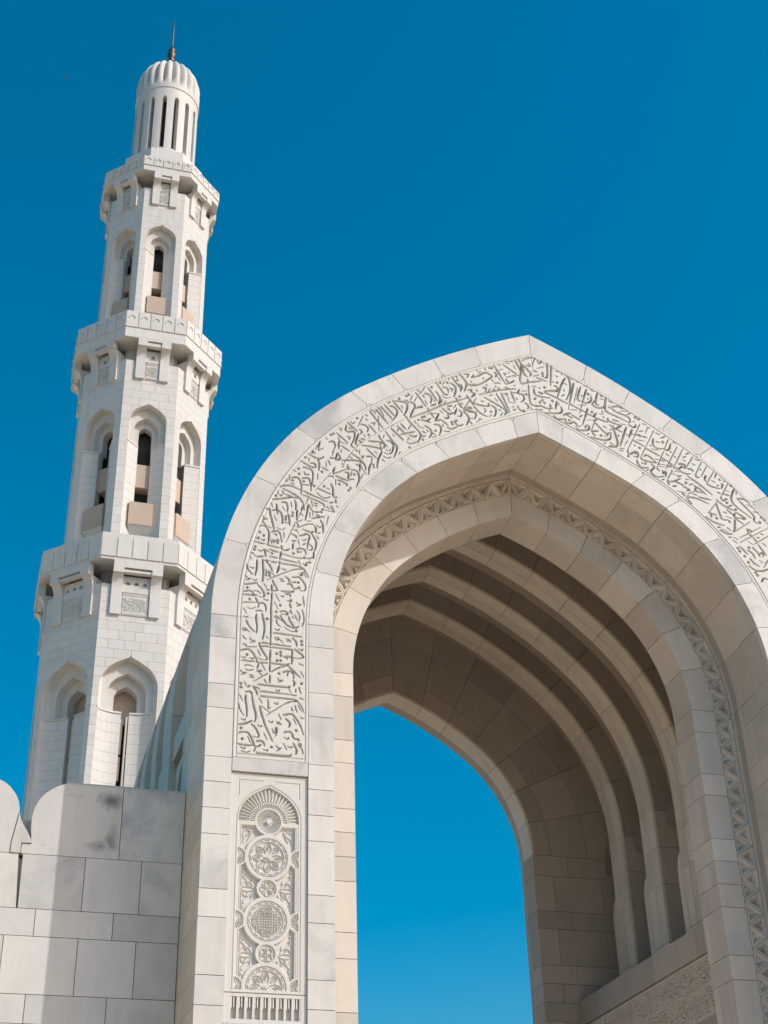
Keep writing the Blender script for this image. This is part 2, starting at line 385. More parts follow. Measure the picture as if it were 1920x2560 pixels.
# ---------------- the carved inscription: stroke centre lines as width, then u,z pairs (mm, measured from the arch axis)
STROKES = [
[23,-4156,9439,-4122,9433,-3789,9432,-3759,9456],[36,-3604,9503],[23,-3713,9534,-3691,9497,-3706,9458],[15,-3634,9449,-3625,9404,-3609,9362],
[15,-3678,9418,-3677,9371],[23,-4129,9336,-4071,9343,-3671,9332],[23,-4125,9281,-4070,9277,-3707,9272,-3658,9254],
[15,-3658,9254,-3608,9194,-3567,9100],[15,-3651,9249,-3719,9245,-3781,9222,-3842,9183],[7,-3842,9183,-3998,9062,-4052,9015],[7,-4113,9141,-3998,9062],
[23,-4131,9140,-4114,9063,-4062,8901,-4012,8790,-3962,8684],[23,-4225,9399,-4181,9344,-4167,9286],[15,-4219,9399,-4176,9391,-4139,9368],
[35,-4378,9422],[35,-4374,9373],[7,-4336,9453,-4295,9375],[15,-4280,9406,-4274,9387,-4259,9408],[23,-4317,9316,-4278,9324,-4241,9311,-4231,9266],
[23,-4231,9260,-4206,9132,-4180,9031,-4178,8966,-4192,8923],[23,-4310,9271,-4311,9212,-4297,9116,-4288,9020,-4296,8980],
[14,-4394,9141,-4380,9075,-4330,8993],[7,-4389,9269,-4350,9188],[7,-4145,9256,-4101,9172],[15,-4035,9238,-4022,9184,-4027,9121,-3994,9134],
[15,-3952,9197,-3915,9188,-3906,9209],[15,-3937,9383,-3899,9368,-3884,9386],[7,-3770,9418,-3739,9358],[15,-3627,9304,-3608,9293,-3574,9290],
[7,-3645,9203,-3604,9119],[15,-3682,9193,-3675,9148,-3657,9104],[15,-3728,9162,-3724,9129,-3703,9122],
[23,-3840,9049,-3791,9061,-3736,9073,-3699,9054,-3637,8969,-3600,8889,-3575,8807],[15,-3619,9042,-3601,9031,-3573,9031],[7,-3895,9060,-3857,8979],
[23,-3803,9004,-3753,8957,-3747,8926,-3759,8892],[7,-3708,9020,-3667,8937],[15,-4024,8950,-3978,8932,-3966,8955],[15,-3921,8947,-3875,8945],
[15,-3911,8922,-3869,8926,-3856,8908],[15,-3971,8852,-3952,8803,-3928,8811,-3928,8863,-3910,8871,-3909,8800,-3933,8757],[35,-3667,8859],
[23,-3825,8815,-3782,8832,-3740,8830,-3715,8800,-3696,8751,-3636,8744,-3641,8718],[15,-3818,8752,-3775,8734,-3760,8757],[7,-4075,8787,-4031,8699],
[22,-4231,8890,-4181,8844,-4138,8765,-4140,8724],[7,-4143,8724,-4179,8723,-4215,8729],[14,-4152,8882,-4110,8867,-4098,8884],
[14,-4364,8948,-4322,8933,-4307,8953],[22,-4389,8871,-4315,8888,-4226,8933],[35,-4358,8827],[14,-4389,8754,-4354,8782],
[22,-4371,8768,-4294,8779,-4257,8754,-4213,8682,-4182,8603,-4128,8611,-4105,8635],[35,-4339,8686],[7,-4274,8724,-4233,8636],
[22,-4396,8617,-4313,8606,-4212,8613],[22,-4162,8671,-4106,8680,-4069,8651,-4062,8617],[14,-4359,8573,-4317,8559,-4300,8579],
[7,-4352,8527,-4281,8512,-4240,8535],[14,-4172,8585,-4192,8530],[22,-4159,8526,-4114,8515,-3773,8512,-3725,8539],
[14,-4076,8569,-4031,8557,-4017,8577],[35,-3975,8610],[14,-3922,8634,-3894,8605,-3858,8605,-3912,8562],[7,-3829,8674,-3785,8587],
[15,-3774,8638,-3732,8623,-3717,8641],[23,-3705,8686,-3665,8614,-3659,8576,-3673,8540],[15,-3641,8680,-3623,8649,-3605,8670,-3623,8688,-3641,8680],
[15,-3617,8644,-3592,8608,-3574,8549],[15,-4386,10568,-4342,10581,-4210,10591],[24,-4198,10628,-4185,10587,-4121,10595,-4082,10543,-4081,10480],
[7,-4328,10505,-4271,10491,-4221,10519],[15,-4178,10567,-4186,10516],[7,-4375,10492,-4332,10413],[23,-4213,10467,-4170,10479,-4125,10471],
[24,-4131,10439,-4110,10357,-4092,10254,-4100,10149,-4117,10064],[23,-4203,10422,-4204,10345,-4189,10242,-4197,10151],
[23,-4335,10322,-4309,10263,-4263,10199,-4222,10162],[15,-4368,10374,-4330,10364,-4312,10381],[37,-4063,10373],
[24,-4011,10652,-4011,10299,-4012,9994],[7,-3976,10632,-3920,10525],[37,-3892,10589],[37,-3945,10487],[24,-3768,10633,-3758,10592,-3751,10564],
[24,-3764,10534,-3737,10481],[15,-3681,10662,-3662,10640,-3620,10635,-3681,10602],[16,-3585,10707,-3572,10616],
[24,-3897,10496,-3840,10511,-3795,10488,-3807,10465,-3878,10463],[24,-3890,10441,-3838,10349,-3780,10300,-3691,10283,-3647,10313],
[24,-3782,10437,-3749,10353,-3691,10283],[15,-3603,10562,-3577,10459,-3577,10388,-3605,10307],[15,-3671,10539,-3635,10465,-3641,10380],
[15,-3699,10472,-3679,10425,-3663,10388],[15,-3737,10446,-3711,10421],[7,-3837,10279,-3773,10238,-3697,10226],[37,-3678,10242],
[15,-3972,10416,-3940,10392,-3915,10416,-3953,10426,-3972,10416],[7,-3921,10409,-3870,10366],[15,-3943,10371,-3926,10310,-3881,10273],
[15,-3957,10236,-3918,10223,-3900,10243],[23,-3974,10175,-3924,10178,-3607,10164],[15,-3961,10104,-3935,10079,-3904,10104,-3936,10114,-3961,10104],
[7,-3904,10100,-3850,10051],[15,-3810,10108,-3765,10106],[15,-3803,10081,-3759,10086,-3749,10067],[24,-3728,10135,-3677,10082,-3673,10021],
[37,-3607,10101],[37,-3604,10050],[15,-4385,10191,-4356,10167,-4326,10188,-4357,10201,-4385,10191],[7,-4325,10181,-4281,10148],
[15,-4376,10088,-4347,10058,-4328,10043],[15,-4279,10073,-4259,10041,-4216,10032,-4283,10000],[15,-4074,10111,-4048,10093],
[23,-4128,10015,-4085,10024,-4034,10012],[23,-4118,9968,-4077,9976,-4033,9968],[23,-4009,10019,-3749,10008],
[23,-4021,9963,-3996,9969,-3758,9966,-3726,9946,-3729,9911],[7,-4179,9913,-4137,9830],[23,-4159,10018,-4146,9972,-4107,9894,-4055,9812,-4061,9784],
[7,-4061,9784,-4117,9781,-4179,9798],[15,-4372,9966,-4332,9977,-4325,9944,-4257,9945,-4189,9956],
[23,-4391,9882,-4336,9902,-4287,9904,-4236,9859,-4185,9770,-4184,9736],[36,-4310,9830],[15,-4383,9791,-4345,9782,-4331,9801],
[15,-4278,9790,-4241,9777,-4226,9796],[23,-4372,9745,-4209,9744],[23,-4184,9736,-4042,9742],[23,-4011,9933,-4014,9729],
[23,-3998,9744,-3818,9741,-3762,9764],[36,-3929,9888],[36,-3879,9914],[36,-3876,9867],[36,-3924,9790],[36,-3878,9795],
[23,-3838,9851,-3788,9863,-3744,9855,-3725,9850],[23,-3732,9924,-3725,9850,-3730,9761],[15,-3806,9841,-3787,9816],
[7,-3713,9851,-3643,9849,-3599,9871],[24,-3701,9976,-3631,9929,-3581,9887,-3587,9866],[15,-3651,9982,-3606,9973,-3591,9992],
[15,-3640,9778,-3618,9770,-3583,9757],[23,-4013,9719,-4015,9621],[15,-4339,9672,-4294,9690,-4232,9670],[15,-4329,9623,-4280,9615,-4222,9631],
[15,-4159,9719,-4179,9643],[23,-4175,9613,-4144,9623,-4114,9623],[7,-4150,9599,-4103,9551],[15,-4383,9606,-4364,9575,-4318,9577,-4385,9540],
[7,-4116,9717,-4070,9628],[15,-4278,9551,-4235,9553],[15,-4271,9519,-4228,9530,-4222,9511],[7,-4039,9601,-4221,9465],
[15,-3996,9623,-3910,9686,-3817,9721],[23,-3786,9731,-3730,9686,-3673,9632,-3623,9584],[36,-3897,9611],
[23,-3847,9633,-3798,9655,-3736,9652,-3704,9602,-3710,9561],[15,-3779,9634,-3788,9586],[7,-3617,9672,-3576,9589],[23,-4011,9574,-4012,9467],
[15,-4080,9513,-4068,9481,-4049,9467],[15,-3915,9548,-3896,9520,-3849,9519,-3914,9488],[16,-4189,11758,-4146,11773,-4095,11743],
[24,-4095,11743,-4065,11685,-4060,11586,-4076,11477],[25,-4029,11874,-4010,11810,-3998,11737],[8,-4155,11839,-4110,11778,-4038,11747],
[8,-3958,11767,-3892,11739,-3842,11776],[38,-4184,11659],[38,-4132,11617],[24,-4266,11507,-4119,11487],[24,-4083,11476,-3917,11454],
[16,-4243,11576,-4214,11556,-4200,11591,-4199,11541],[16,-4171,11554,-4134,11542,-4117,11557],[38,-4243,11428],[37,-4252,11382],
[16,-4210,11384,-4167,11370,-4149,11384],[15,-4301,11338,-4279,11317,-4265,11335],[7,-4261,11311,-4225,11268],
[24,-4225,11276,-4172,11287,-4133,11297],[24,-4135,11395,-4109,11365,-4101,11293],[16,-4128,11404,-4089,11393,-4052,11365],
[24,-4060,11413,-3931,11383],[16,-4027,11369,-4016,11346,-4002,11364],[24,-4048,11305,-3944,11295],[24,-4114,11235,-4057,11239],
[24,-4028,11230,-3950,11225],[7,-4306,11273,-4287,11215],[24,-4029,11686,-3993,11708,-3936,11708,-3906,11658,-3886,11545],
[16,-4000,11661,-3957,11659,-3971,11632],[8,-3863,11710,-3855,11616],[38,-3980,11552],[38,-3941,11572],[38,-3942,11531],[8,-4038,11565,-4019,11501],
[8,-4016,11576,-3997,11513],[8,-3705,11889,-3762,11738,-3832,11545],[25,-3880,11897,-3883,11837],[25,-3785,11911,-3781,11827],
[16,-3851,11867,-3807,11857],[16,-3690,11900,-3653,11821],[8,-3719,11828,-3653,11817,-3587,11864],
[16,-3638,11823,-3558,11873,-3477,11894,-3433,11862],[25,-3433,11862,-3418,11814,-3422,11763],[25,-3601,11791,-3491,11761,-3451,11779],
[8,-3418,11767,-3381,11760,-3359,11776],[25,-3359,11975,-3322,11904,-3318,11769],[16,-3411,11878,-3366,11859,-3351,11874],[8,-3540,11931,-3484,11939],
[16,-3725,11772,-3696,11756,-3682,11775],[8,-3682,11750,-3656,11716],[25,-3750,11694,-3695,11672,-3688,11640],[25,-3746,11590,-3695,11594],
[16,-3410,11710,-3377,11669],[25,-3477,11738,-3425,11645,-3414,11572,-3436,11477],[8,-3666,11627,-3644,11535],
[25,-3652,11679,-3586,11705,-3550,11727,-3506,11692,-3527,11597,-3538,11504],[8,-3615,11634,-3586,11613,-3550,11652],[16,-3600,11549,-3556,11576],
[16,-3520,11581,-3476,11538,-3469,11498,-3505,11476,-3542,11491],[25,-3731,11551,-3737,11459],[24,-3889,11495,-3881,11439,-3823,11431,-3780,11457],
[25,-3687,11467,-3629,11487,-3571,11467,-3556,11403],[38,-3665,11428],[16,-3628,11425,-3621,11443],[38,-3726,11395],
[24,-3891,11396,-3898,11355,-3908,11280],[16,-3880,11365,-3657,11331,-3584,11349],[38,-3574,11351],[16,-3563,11344,-3505,11348,-3454,11376],
[25,-3447,11459,-3450,11352],[24,-3886,11287,-3671,11260],[24,-3911,11247,-3914,11206],
[24,-3910,11218,-3692,11212,-3598,11184,-3555,11126,-3518,11050],[8,-3660,11298,-3627,11229],[16,-3591,11259,-3562,11230,-3544,11281,-3541,11225],
[38,-3505,11287],[24,-3917,11181,-3927,11115,-3947,11068],[16,-3888,11141,-3841,11127,-3831,11144],[16,-3612,11170,-3706,11153,-3777,11119],
[8,-3777,11119,-3954,11019,-4087,10937],[24,-4346,11146,-4329,11068,-4264,10997],[24,-4213,11225,-4214,11108,-4232,10989],
[24,-4139,11247,-4124,11040,-4129,10943,-4143,10906],[15,-4309,11111,-4267,11093,-4256,11110],[24,-4085,11214,-4034,11157,-4004,11072],
[15,-4097,11100,-4082,11054,-4088,11005,-4053,11010],[24,-4058,11081,-4031,10989],[7,-4051,11082,-3968,11017],[8,-3590,11125,-3551,11049],
[16,-3648,11097,-3619,11068,-3608,11122,-3597,11067],[24,-3740,11028,-3683,11040,-3640,11037,-3582,10969,-3554,10893,-3568,10851],
[24,-3829,11024,-3783,10990,-3779,10951],[16,-3911,10981,-3861,10983],[15,-3896,10951,-3860,10956,-3846,10941],
[16,-3754,10958,-3704,10953,-3697,10977],[38,-3658,10959],[24,-3803,10915,-3761,10929,-3732,10877,-3696,10858,-3653,10887],[38,-3646,10884],
[8,-3639,10849,-3596,10839,-3564,10859],[15,-4355,10969,-4340,10939,-4298,10933,-4360,10900],[15,-4273,10928,-4227,10914,-4214,10936],
[24,-4369,10840,-4198,10886],[24,-4198,10859,-4126,10777,-4103,10709,-4113,10685],[7,-4113,10685,-4152,10680,-4187,10687],[37,-4333,10797],
[24,-4376,10736,-4321,10752,-4279,10749,-4222,10686],[15,-4251,10757,-4189,10761,-4160,10726],[24,-4379,10693,-4285,10694,-4201,10704],
[24,-4002,10949,-3973,10885,-3929,10811],[24,-4012,10880,-4003,10786],[15,-4010,10785,-3922,10812],[7,-4117,10885,-4070,10808],
[15,-4077,10792,-4035,10797],[37,-4058,10743],[24,-3887,10801,-3752,10807,-3710,10832],[24,-4006,10761,-4007,10643],[7,-3960,10748,-3906,10641],
[15,-3893,10729,-3857,10722,-3851,10734],[24,-3830,10765,-3773,10768,-3759,10731],[24,-3800,10670,-3751,10669,-3758,10699],[37,-4297,10629],
[24,-4221,10663,-4185,10589],[15,-4116,10653,-4067,10640,-4057,10653],[8,-3592,10764,-3588,10713,-3570,10617],
[26,-3528,13044,-3454,13003,-3371,12982,-3304,13028],[17,-3491,13065,-3462,13090,-3437,13074],[40,-3569,12974],[8,-3520,12972,-3524,12913],
[26,-3635,12904,-3495,12830,-3429,12822],[26,-3495,12889,-3437,12888,-3420,12833],[26,-3396,12978,-3371,12899,-3379,12781],
[26,-3602,12803,-3560,12800,-3486,12778,-3462,12710,-3474,12526],[16,-3740,12737,-3699,12705],[40,-3667,12768],[40,-3658,12683],
[16,-3589,12728,-3568,12693,-3519,12691,-3589,12680],[8,-3794,12646,-3793,12541],[16,-3852,12522,-3820,12556,-3836,12572],
[25,-3768,12598,-3690,12620,-3649,12583,-3624,12492,-3628,12349],[39,-3747,12558],[16,-3771,12511,-3722,12496],
[25,-3617,12613,-3552,12633,-3511,12606,-3490,12513,-3490,12428],[39,-3592,12569],[16,-3620,12512,-3535,12516,-3527,12498],
[8,-3396,12725,-3397,12624],[40,-3445,12516],[26,-3330,12843,-3247,12803],[40,-3334,12769],[8,-3275,12945,-3272,12852],
[17,-3254,12977,-3230,12952,-3213,12896],[8,-3441,12426,-3164,12846],[26,-3164,12758,-3165,12826,-3147,12878],[8,-3164,12758,-3015,12846],
[26,-3131,12735,-3016,12685],[26,-3107,12671,-3017,12647],[25,-3920,12436,-3819,12466,-3730,12456,-3624,12407],
[25,-3883,12404,-3753,12348,-3655,12288,-3598,12203,-3582,12094],[8,-3951,12369,-3948,12308],[39,-3977,12276],
[16,-3930,12302,-3905,12277,-3898,12307],[16,-3898,12363,-3874,12348,-3882,12309],[25,-3858,12318,-3744,12289],
[25,-4024,12207,-3881,12244,-3744,12284,-3623,12275],[25,-3595,12411,-3494,12370,-3257,12284],[25,-3603,12344,-3526,12327,-3510,12311],
[25,-3510,12311,-3355,12260,-3306,12230,-3298,12193],[25,-3400,12490,-3207,12415],[16,-3404,12413,-3347,12355,-3273,12343,-3216,12376],
[26,-3207,12587,-3178,12515,-3171,12383,-3117,12382],[16,-3269,12511,-3223,12494],[40,-3305,12533],[17,-3239,12707,-3189,12725,-3165,12691],
[8,-3140,12675,-3136,12579],[8,-4040,12163,-4022,12073],[25,-4101,12038,-4061,12048,-4048,11958,-4010,11826,-3993,11755],
[25,-3967,12137,-3958,12055,-3949,11982],[25,-4021,12031,-3974,12052],[25,-3896,12176,-3840,12185,-3815,12132,-3814,12030],
[8,-3768,12205,-3755,12114],[25,-3716,12241,-3695,12170,-3702,12085],[8,-3887,12112,-3846,12044],[25,-3950,12047,-3902,12008,-3880,11910,-3883,11836],
[16,-4146,11925,-4130,11890,-4094,11887,-4157,11859],[8,-4000,11956,-3963,11870],[8,-4153,11850,-4104,11775,-4032,11750],[39,-3833,11958],
[39,-3742,12037],[39,-3745,11985],[39,-3837,11912],[16,-3852,11863,-3812,11856],[25,-3806,12004,-3789,11951,-3784,11832],
[25,-3678,12088,-3682,12013,-3677,11931],[25,-3606,12155,-3622,12088],[8,-3622,12078,-3657,11985],[8,-3638,12048,-3589,12000],
[8,-3701,11955,-3661,11910,-3605,11942],[25,-3526,12205,-3541,12072,-3569,11938],[16,-3517,12197,-3485,12127,-3444,12087],[8,-3485,12273,-3465,12172],
[16,-3445,12227,-3396,12235],[16,-3436,12191,-3396,12197],[25,-3440,12092,-3371,12102],[39,-3343,12107],[39,-3323,12152],[8,-3505,12082,-3501,11985],
[8,-3465,12088,-3464,12028],[25,-3476,11980,-3363,12024,-3299,12034],[25,-3412,12054,-3363,12034],[25,-3208,12226,-3160,12130],
[8,-3160,12130,-3233,12138,-3290,12148],[16,-3266,12208,-3241,12183,-3225,12167],[16,-3135,12237,-3102,12214],[26,-3142,12340,-3134,12284],
[25,-3225,12275,-3175,12288],[8,-3242,12052,-3258,11985,-3271,11913],[8,-3526,12299,-3574,12188],[26,-3359,13279,-3381,13193,-3381,13121],
[8,-3381,13121,-3311,13174],[8,-3403,13210,-3429,13133],[17,-3493,13071,-3459,13108,-3467,13065,-3424,13072],[17,-3276,13356,-3258,13328],
[41,-3205,13420],[41,-3166,13448],[17,-3081,13558,-3037,13555],[17,-3073,13528,-3037,13523],[26,-3117,13467,-2960,13327],
[8,-3100,13407,-3057,13321,-2960,13306],[27,-2956,13680,-2815,13552],[17,-2911,13704,-2876,13679,-2848,13715],[42,-2812,13781],
[8,-2725,13839,-2805,13638],[27,-2974,13629,-2984,13543,-2940,13519,-2869,13542,-2852,13493,-2862,13407,-2907,13305],
[17,-2939,13593,-2913,13577,-2886,13592],[17,-2967,13430,-2923,13428,-2942,13382],[26,-3232,13291,-3171,13312,-3141,13265,-3145,13212],
[26,-3087,13326,-3088,13201],[8,-3145,13212,-3198,13110],[26,-3049,13260,-2935,13186],[26,-2912,13288,-2864,13255],
[27,-2759,13683,-2697,13678,-2653,13633,-2663,13568],[27,-2779,13590,-2744,13553,-2771,13517],[27,-2793,13513,-2826,13413,-2841,13337,-2810,13311],
[8,-2722,13515,-2701,13466],[42,-2646,13518],[17,-2686,13787,-2659,13770],[17,-2684,13873,-2658,13846],[27,-2620,13939,-2524,13805,-2428,13673],
[17,-2610,13962,-2556,13950,-2539,13910],[27,-2528,13988,-2353,13761],[27,-2454,14055,-2296,13868],[18,-2509,14024,-2473,14008,-2413,13890],
[27,-2398,14098,-2257,13928],[27,-2312,14087,-2253,14081,-2209,14024,-2221,13935,-2297,13824],[8,-2495,13875,-2492,13619],
[27,-2634,13690,-2538,13568],[17,-2606,13726,-2552,13747,-2571,13701],[28,-2268,14199,-2127,14006],[43,-2170,14250],[18,-2352,14129,-2305,14170],
[27,-2791,13398,-2747,13364],[27,-2764,13434,-2711,13422],[8,-3034,12943,-2819,13299,-2529,13559],[8,-2529,13559,-2105,13891],
[26,-3111,13125,-3129,13009,-3068,13040,-3102,13127],[26,-3216,13025,-3155,13025],[8,-3163,13168,-3181,13072],[8,-3053,13197,-3058,13134],
[26,-2838,13228,-2816,13201],[8,-2785,13232,-2790,13159],[17,-2936,13093,-2893,13069],[26,-3051,13007,-2893,13038,-2788,13035,-2718,12995],
[26,-2909,13154,-2787,13077,-2710,12976,-2703,12896],[27,-2748,13316,-2579,13319,-2482,13304,-2456,13257],[27,-2653,13406,-2488,13424],
[17,-2764,13142,-2743,13105,-2724,13149],[27,-2678,13271,-2539,13128],[17,-2563,13238,-2528,13213],[26,-2689,13134,-2627,13145,-2601,13118],
[8,-2601,13118,-2621,13032],[26,-2621,13032,-2649,12945,-2660,12831],[8,-2612,13034,-2561,12960],[8,-2577,13029,-2596,12944],
[27,-2456,13257,-2513,13112,-2534,12964],[27,-2494,13539,-2468,13475,-2373,13354],[17,-2479,13420,-2472,13327,-2419,13326],
[27,-2488,13419,-2417,13399,-2419,13326],[8,-2413,13558,-2432,13502],[27,-2393,13620,-2281,13454,-2229,13389,-2241,13293,-2279,13192],
[27,-2379,13464,-2325,13457,-2282,13401,-2294,13305,-2332,13236],[17,-2421,13252,-2377,13228,-2331,13257],[17,-2440,13186,-2378,13160,-2324,13185],
[17,-2393,13299,-2366,13293],[8,-2325,13331,-2349,13275],[17,-2455,13122,-2416,13092],[27,-2301,13695,-2135,13511],[17,-2286,13591,-2260,13553],
[8,-2177,13304,-2210,13256],[26,-2842,12975,-2789,12963],[26,-2780,12995,-2786,12862],[8,-2772,12966,-2712,12843,-2686,12837],
[26,-2969,12944,-2943,12866],[8,-3174,12763,-2965,12878],[17,-3051,12951,-3017,12946],[17,-3043,12911,-3017,12905],
[26,-2913,12876,-2834,12864,-2801,12788,-2802,12707,-2847,12589],[26,-3001,12816,-2949,12805,-2954,12713,-2871,12716],[8,-2904,12852,-2919,12759],
[41,-2870,12802],[26,-3131,12729,-2950,12678],[26,-3106,12668,-2985,12627,-2986,12587],[40,-3085,12601],[8,-2743,12828,-2775,12741],[40,-2926,12566],
[40,-2952,12522],[43,-2057,14321],[43,-2019,14350],[9,-1959,14345,-2009,14247],[9,-1900,14323,-1940,14238],[28,-1910,14409,-1757,14178],
[18,-1894,14462,-1849,14443,-1841,14400],[9,-1765,14543,-1826,14420],[28,-1714,14535,-1574,14311],[44,-1657,14557],[43,-2170,14251],
[28,-2227,14196,-2089,14200,-2045,14142,-2067,14040,-2111,13961],[18,-2088,14238,-2042,14230,-2025,14189],[18,-2137,14125,-2120,14084],
[28,-1996,14228,-1933,14184,-1945,14116],[28,-1945,14116,-1995,13998,-2006,13942],[28,-2006,13936,-1733,14100,-1522,14243,-1281,14370,-1086,14468],
[28,-1878,14161,-1814,14151],[28,-1935,14118,-1888,14138,-1813,14184],[28,-1740,14154,-1713,14120],
[28,-1770,14419,-1710,14413,-1666,14344,-1689,14251],[18,-1804,14385,-1778,14345],[9,-1771,14291,-1737,14220],[28,-1691,14206,-1605,14255],
[28,-1594,14491,-1533,14390,-1536,14323,-1557,14275,-1522,14243],[9,-1498,14353,-1529,14280],[9,-1451,14339,-1473,14291],[18,-1630,14328,-1612,14298],
[28,-1586,14661,-1464,14470,-1407,14470],[28,-1476,14591,-1411,14581,-1396,14505],[44,-1520,14668],[9,-1442,14711,-1489,14628],[44,-1405,14689],
[29,-1358,14693,-1285,14639,-1280,14549,-1314,14442],[18,-1378,14582,-1326,14586,-1347,14537],[9,-1493,14442,-1458,14393,-1363,14422],
[29,-1333,14811,-1191,14611],[18,-1382,14779,-1369,14747],[19,-1289,14831,-1241,14840,-1257,14803],[45,-1240,14766],
[29,-1225,14695,-1179,14659,-1204,14564],[29,-1204,14893,-1116,14773,-1100,14707,-1146,14574],[29,-1099,14730,-1043,14713,-946,14748],
[19,-1127,14896,-1060,14909,-1082,14847],[19,-1028,14789,-1011,14764],[19,-1005,14862,-955,14895],[19,-1088,14597,-1029,14630,-1042,14571],
[44,-1223,14465],[28,-1287,14425,-1261,14391],[29,-1112,14502,-1086,14468],[29,-1027,14507,-977,14538],[27,-2306,13684,-2130,13523],
[8,-2197,13703,-2221,13651],[27,-2213,13754,-2117,13653],[27,-2157,13796,-2087,13712],[9,-2011,13800,-2060,13706],[27,-2173,13606,-1952,13693],
[28,-2088,13960,-2019,13853,-1870,13686,-1873,13600,-1913,13508],[28,-1897,13918,-1870,13912],[43,-1831,13973],[43,-1793,13996],
[18,-1944,13888,-1927,13848],[9,-1909,13851,-1875,13792,-1811,13782],[28,-1842,13917,-1768,13919,-1705,13898],
[27,-1880,13663,-1844,13637,-1789,13646],[28,-1832,13725,-1787,13700],[43,-1833,13575],[27,-2036,13614,-1955,13607,-1927,13633],
[18,-2077,13490,-2014,13469,-1922,13527],[8,-2047,13570,-2067,13524],[42,-2040,13402],[28,-1791,13829,-1719,13787,-1694,13716,-1735,13624],
[18,-1766,13758,-1740,13730],[9,-1697,13652,-1661,13647,-1622,13686],[28,-1749,13933,-1701,13975],[9,-1764,14018,-1697,14063,-1567,14086],
[28,-1567,14086,-1629,13944],[28,-1696,14085,-1645,13996],[28,-1629,13944,-1534,13983],[18,-1545,14145,-1500,14109],
[28,-1505,14196,-1407,14115,-1340,14149],[28,-1420,14212,-1385,14174],[28,-1428,14243,-1352,14268],[9,-1289,14302,-1336,14222],
[28,-1322,14119,-1278,14237],[28,-1486,14024,-1420,14036,-1426,14101],[28,-1526,13973,-1436,13902],
[28,-1650,13875,-1576,13877,-1542,13818,-1576,13694],[43,-1632,13770],[18,-1676,13720,-1640,13694],[44,-1377,13967],[44,-1365,13931],
[28,-1447,13868,-1393,13839,-1297,13894],[28,-1338,13996,-1277,13919,-1201,13955],[44,-1300,14008],[18,-1520,13898,-1503,13869],
[18,-1502,13793,-1452,13780,-1414,13798],[28,-1242,14211,-1208,14162,-1230,14092],[18,-1277,14094,-1239,14101],[28,-1254,14342,-1193,14253],
[18,-1206,14351,-1180,14322],[9,-1070,14426,-1175,14234],[28,-1175,14234,-1073,14208,-979,14214],[28,-1177,14200,-1099,14093,-1145,13954],
[18,-1126,14276,-1050,14279,-1086,14306],[29,-1070,14426,-1008,14348],[18,-1093,14028,-1058,13991],[9,-1151,14172,-1081,14086,-1023,14107],
[29,-1017,14859,-919,14901,-797,14993,-711,14975,-674,14947],[19,-1008,14861,-975,14924],[19,-920,15027,-912,15005],[9,-859,15010,-915,14959],
[29,-674,14947,-829,14803,-949,14724,-1056,14698],[29,-629,15037,-604,14984,-626,14945],[19,-782,15077,-774,15043],[46,-712,15102],[46,-673,15109],
[19,-832,14894,-815,14863],[30,-639,15174,-469,14837],[29,-459,14839,-357,14904,-325,14933],[29,-462,14930,-417,14881],[19,-449,14973,-368,15006],
[9,-567,15083,-496,15120],[19,-549,15203,-532,15172],[19,-493,15034,-454,15036,-475,15008],[19,-402,15081,-394,15053],[19,-348,15021,-288,15027],
[19,-664,14812,-585,14838,-548,14822],[9,-587,14953,-543,14880],[19,-689,14876,-662,14846],[30,-489,15215,-387,15141,-248,15040],
[9,-476,15258,-405,15296],[19,-428,15250,-379,15248],[19,-366,15298,-316,15296],[30,-279,15338,-185,15099],[30,-222,15373,-189,15285],
[9,-317,15231,-283,15162],[30,-189,15285,-188,15180,-224,14976,-207,14887],[30,-207,14887,-89,14943,113,15005],[30,-104,14998,-88,14955],
[30,-170,15277,-80,15178,-35,15116,-59,15065],[30,-171,15265,-146,15095,-101,15045],[19,-112,15265,-32,15269,-67,15321],[9,-161,15385,-37,15451],
[19,-170,15342,-49,15419,63,15447],[9,63,15447,12,15325,5,15241],[20,88,15398,123,15346,169,15414],[9,74,15243,199,15302],
[30,255,15372,231,15109,160,15095],[30,159,15189,160,15095],[30,15,15184,69,15183],[9,1,15076,104,15131],[30,49,15062,213,15018],
[30,322,15338,270,14942],[29,-912,14555,-694,14658,-506,14727,-308,14776],[29,-672,14707,-655,14677],[29,-592,14745,-575,14714],
[29,-483,14771,-407,14757],[9,-729,14708,-762,14645],[19,-649,14757,-619,14763],[19,-333,14840,-315,14820],[29,-846,14692,-797,14707,-801,14638],
[19,-792,14776,-765,14747],[19,-1090,14606,-1022,14619,-1044,14570],[29,-1016,14564,-978,14560,-1040,14486],[19,-954,14643,-937,14612],
[29,-1079,14462,-1053,14422,-1020,14350],[9,-1073,14419,-1177,14255],[28,-1177,14255,-1065,14231,-983,14190,-1008,14087],
[29,-1012,14329,-915,14214,-804,14167],[18,-1109,14289,-1043,14279,-1079,14306],[9,-964,14483,-1018,14384],[29,-1018,14384,-905,14360,-772,14362],
[29,-768,14419,-772,14362],[19,-891,14441,-843,14438],[19,-851,14314,-825,14285,-847,14237],[9,-993,14023,-932,14089],[18,-941,14110,-894,14096],
[18,-1087,14029,-1061,13989],[29,-828,14520,-671,14436,-561,14378,-516,14330],[19,-748,14568,-699,14595],[9,-664,14539,-621,14468],
[29,-634,14624,-495,14356,-532,14249],[29,-555,14650,-440,14322],[29,-732,14392,-668,14347,-665,14259,-699,14186],[45,-745,14272],
[19,-621,14333,-584,14318],[9,-735,14213,-785,14171],[9,-558,14289,-592,14216],[29,-396,14714,-338,14520],[9,-447,14613,-435,14513,-359,14499],
[19,-522,14645,-453,14657,-485,14617],[19,-363,14697,-314,14706],[30,-250,14775,-285,14700,-199,14682,-186,14605,-250,14536],
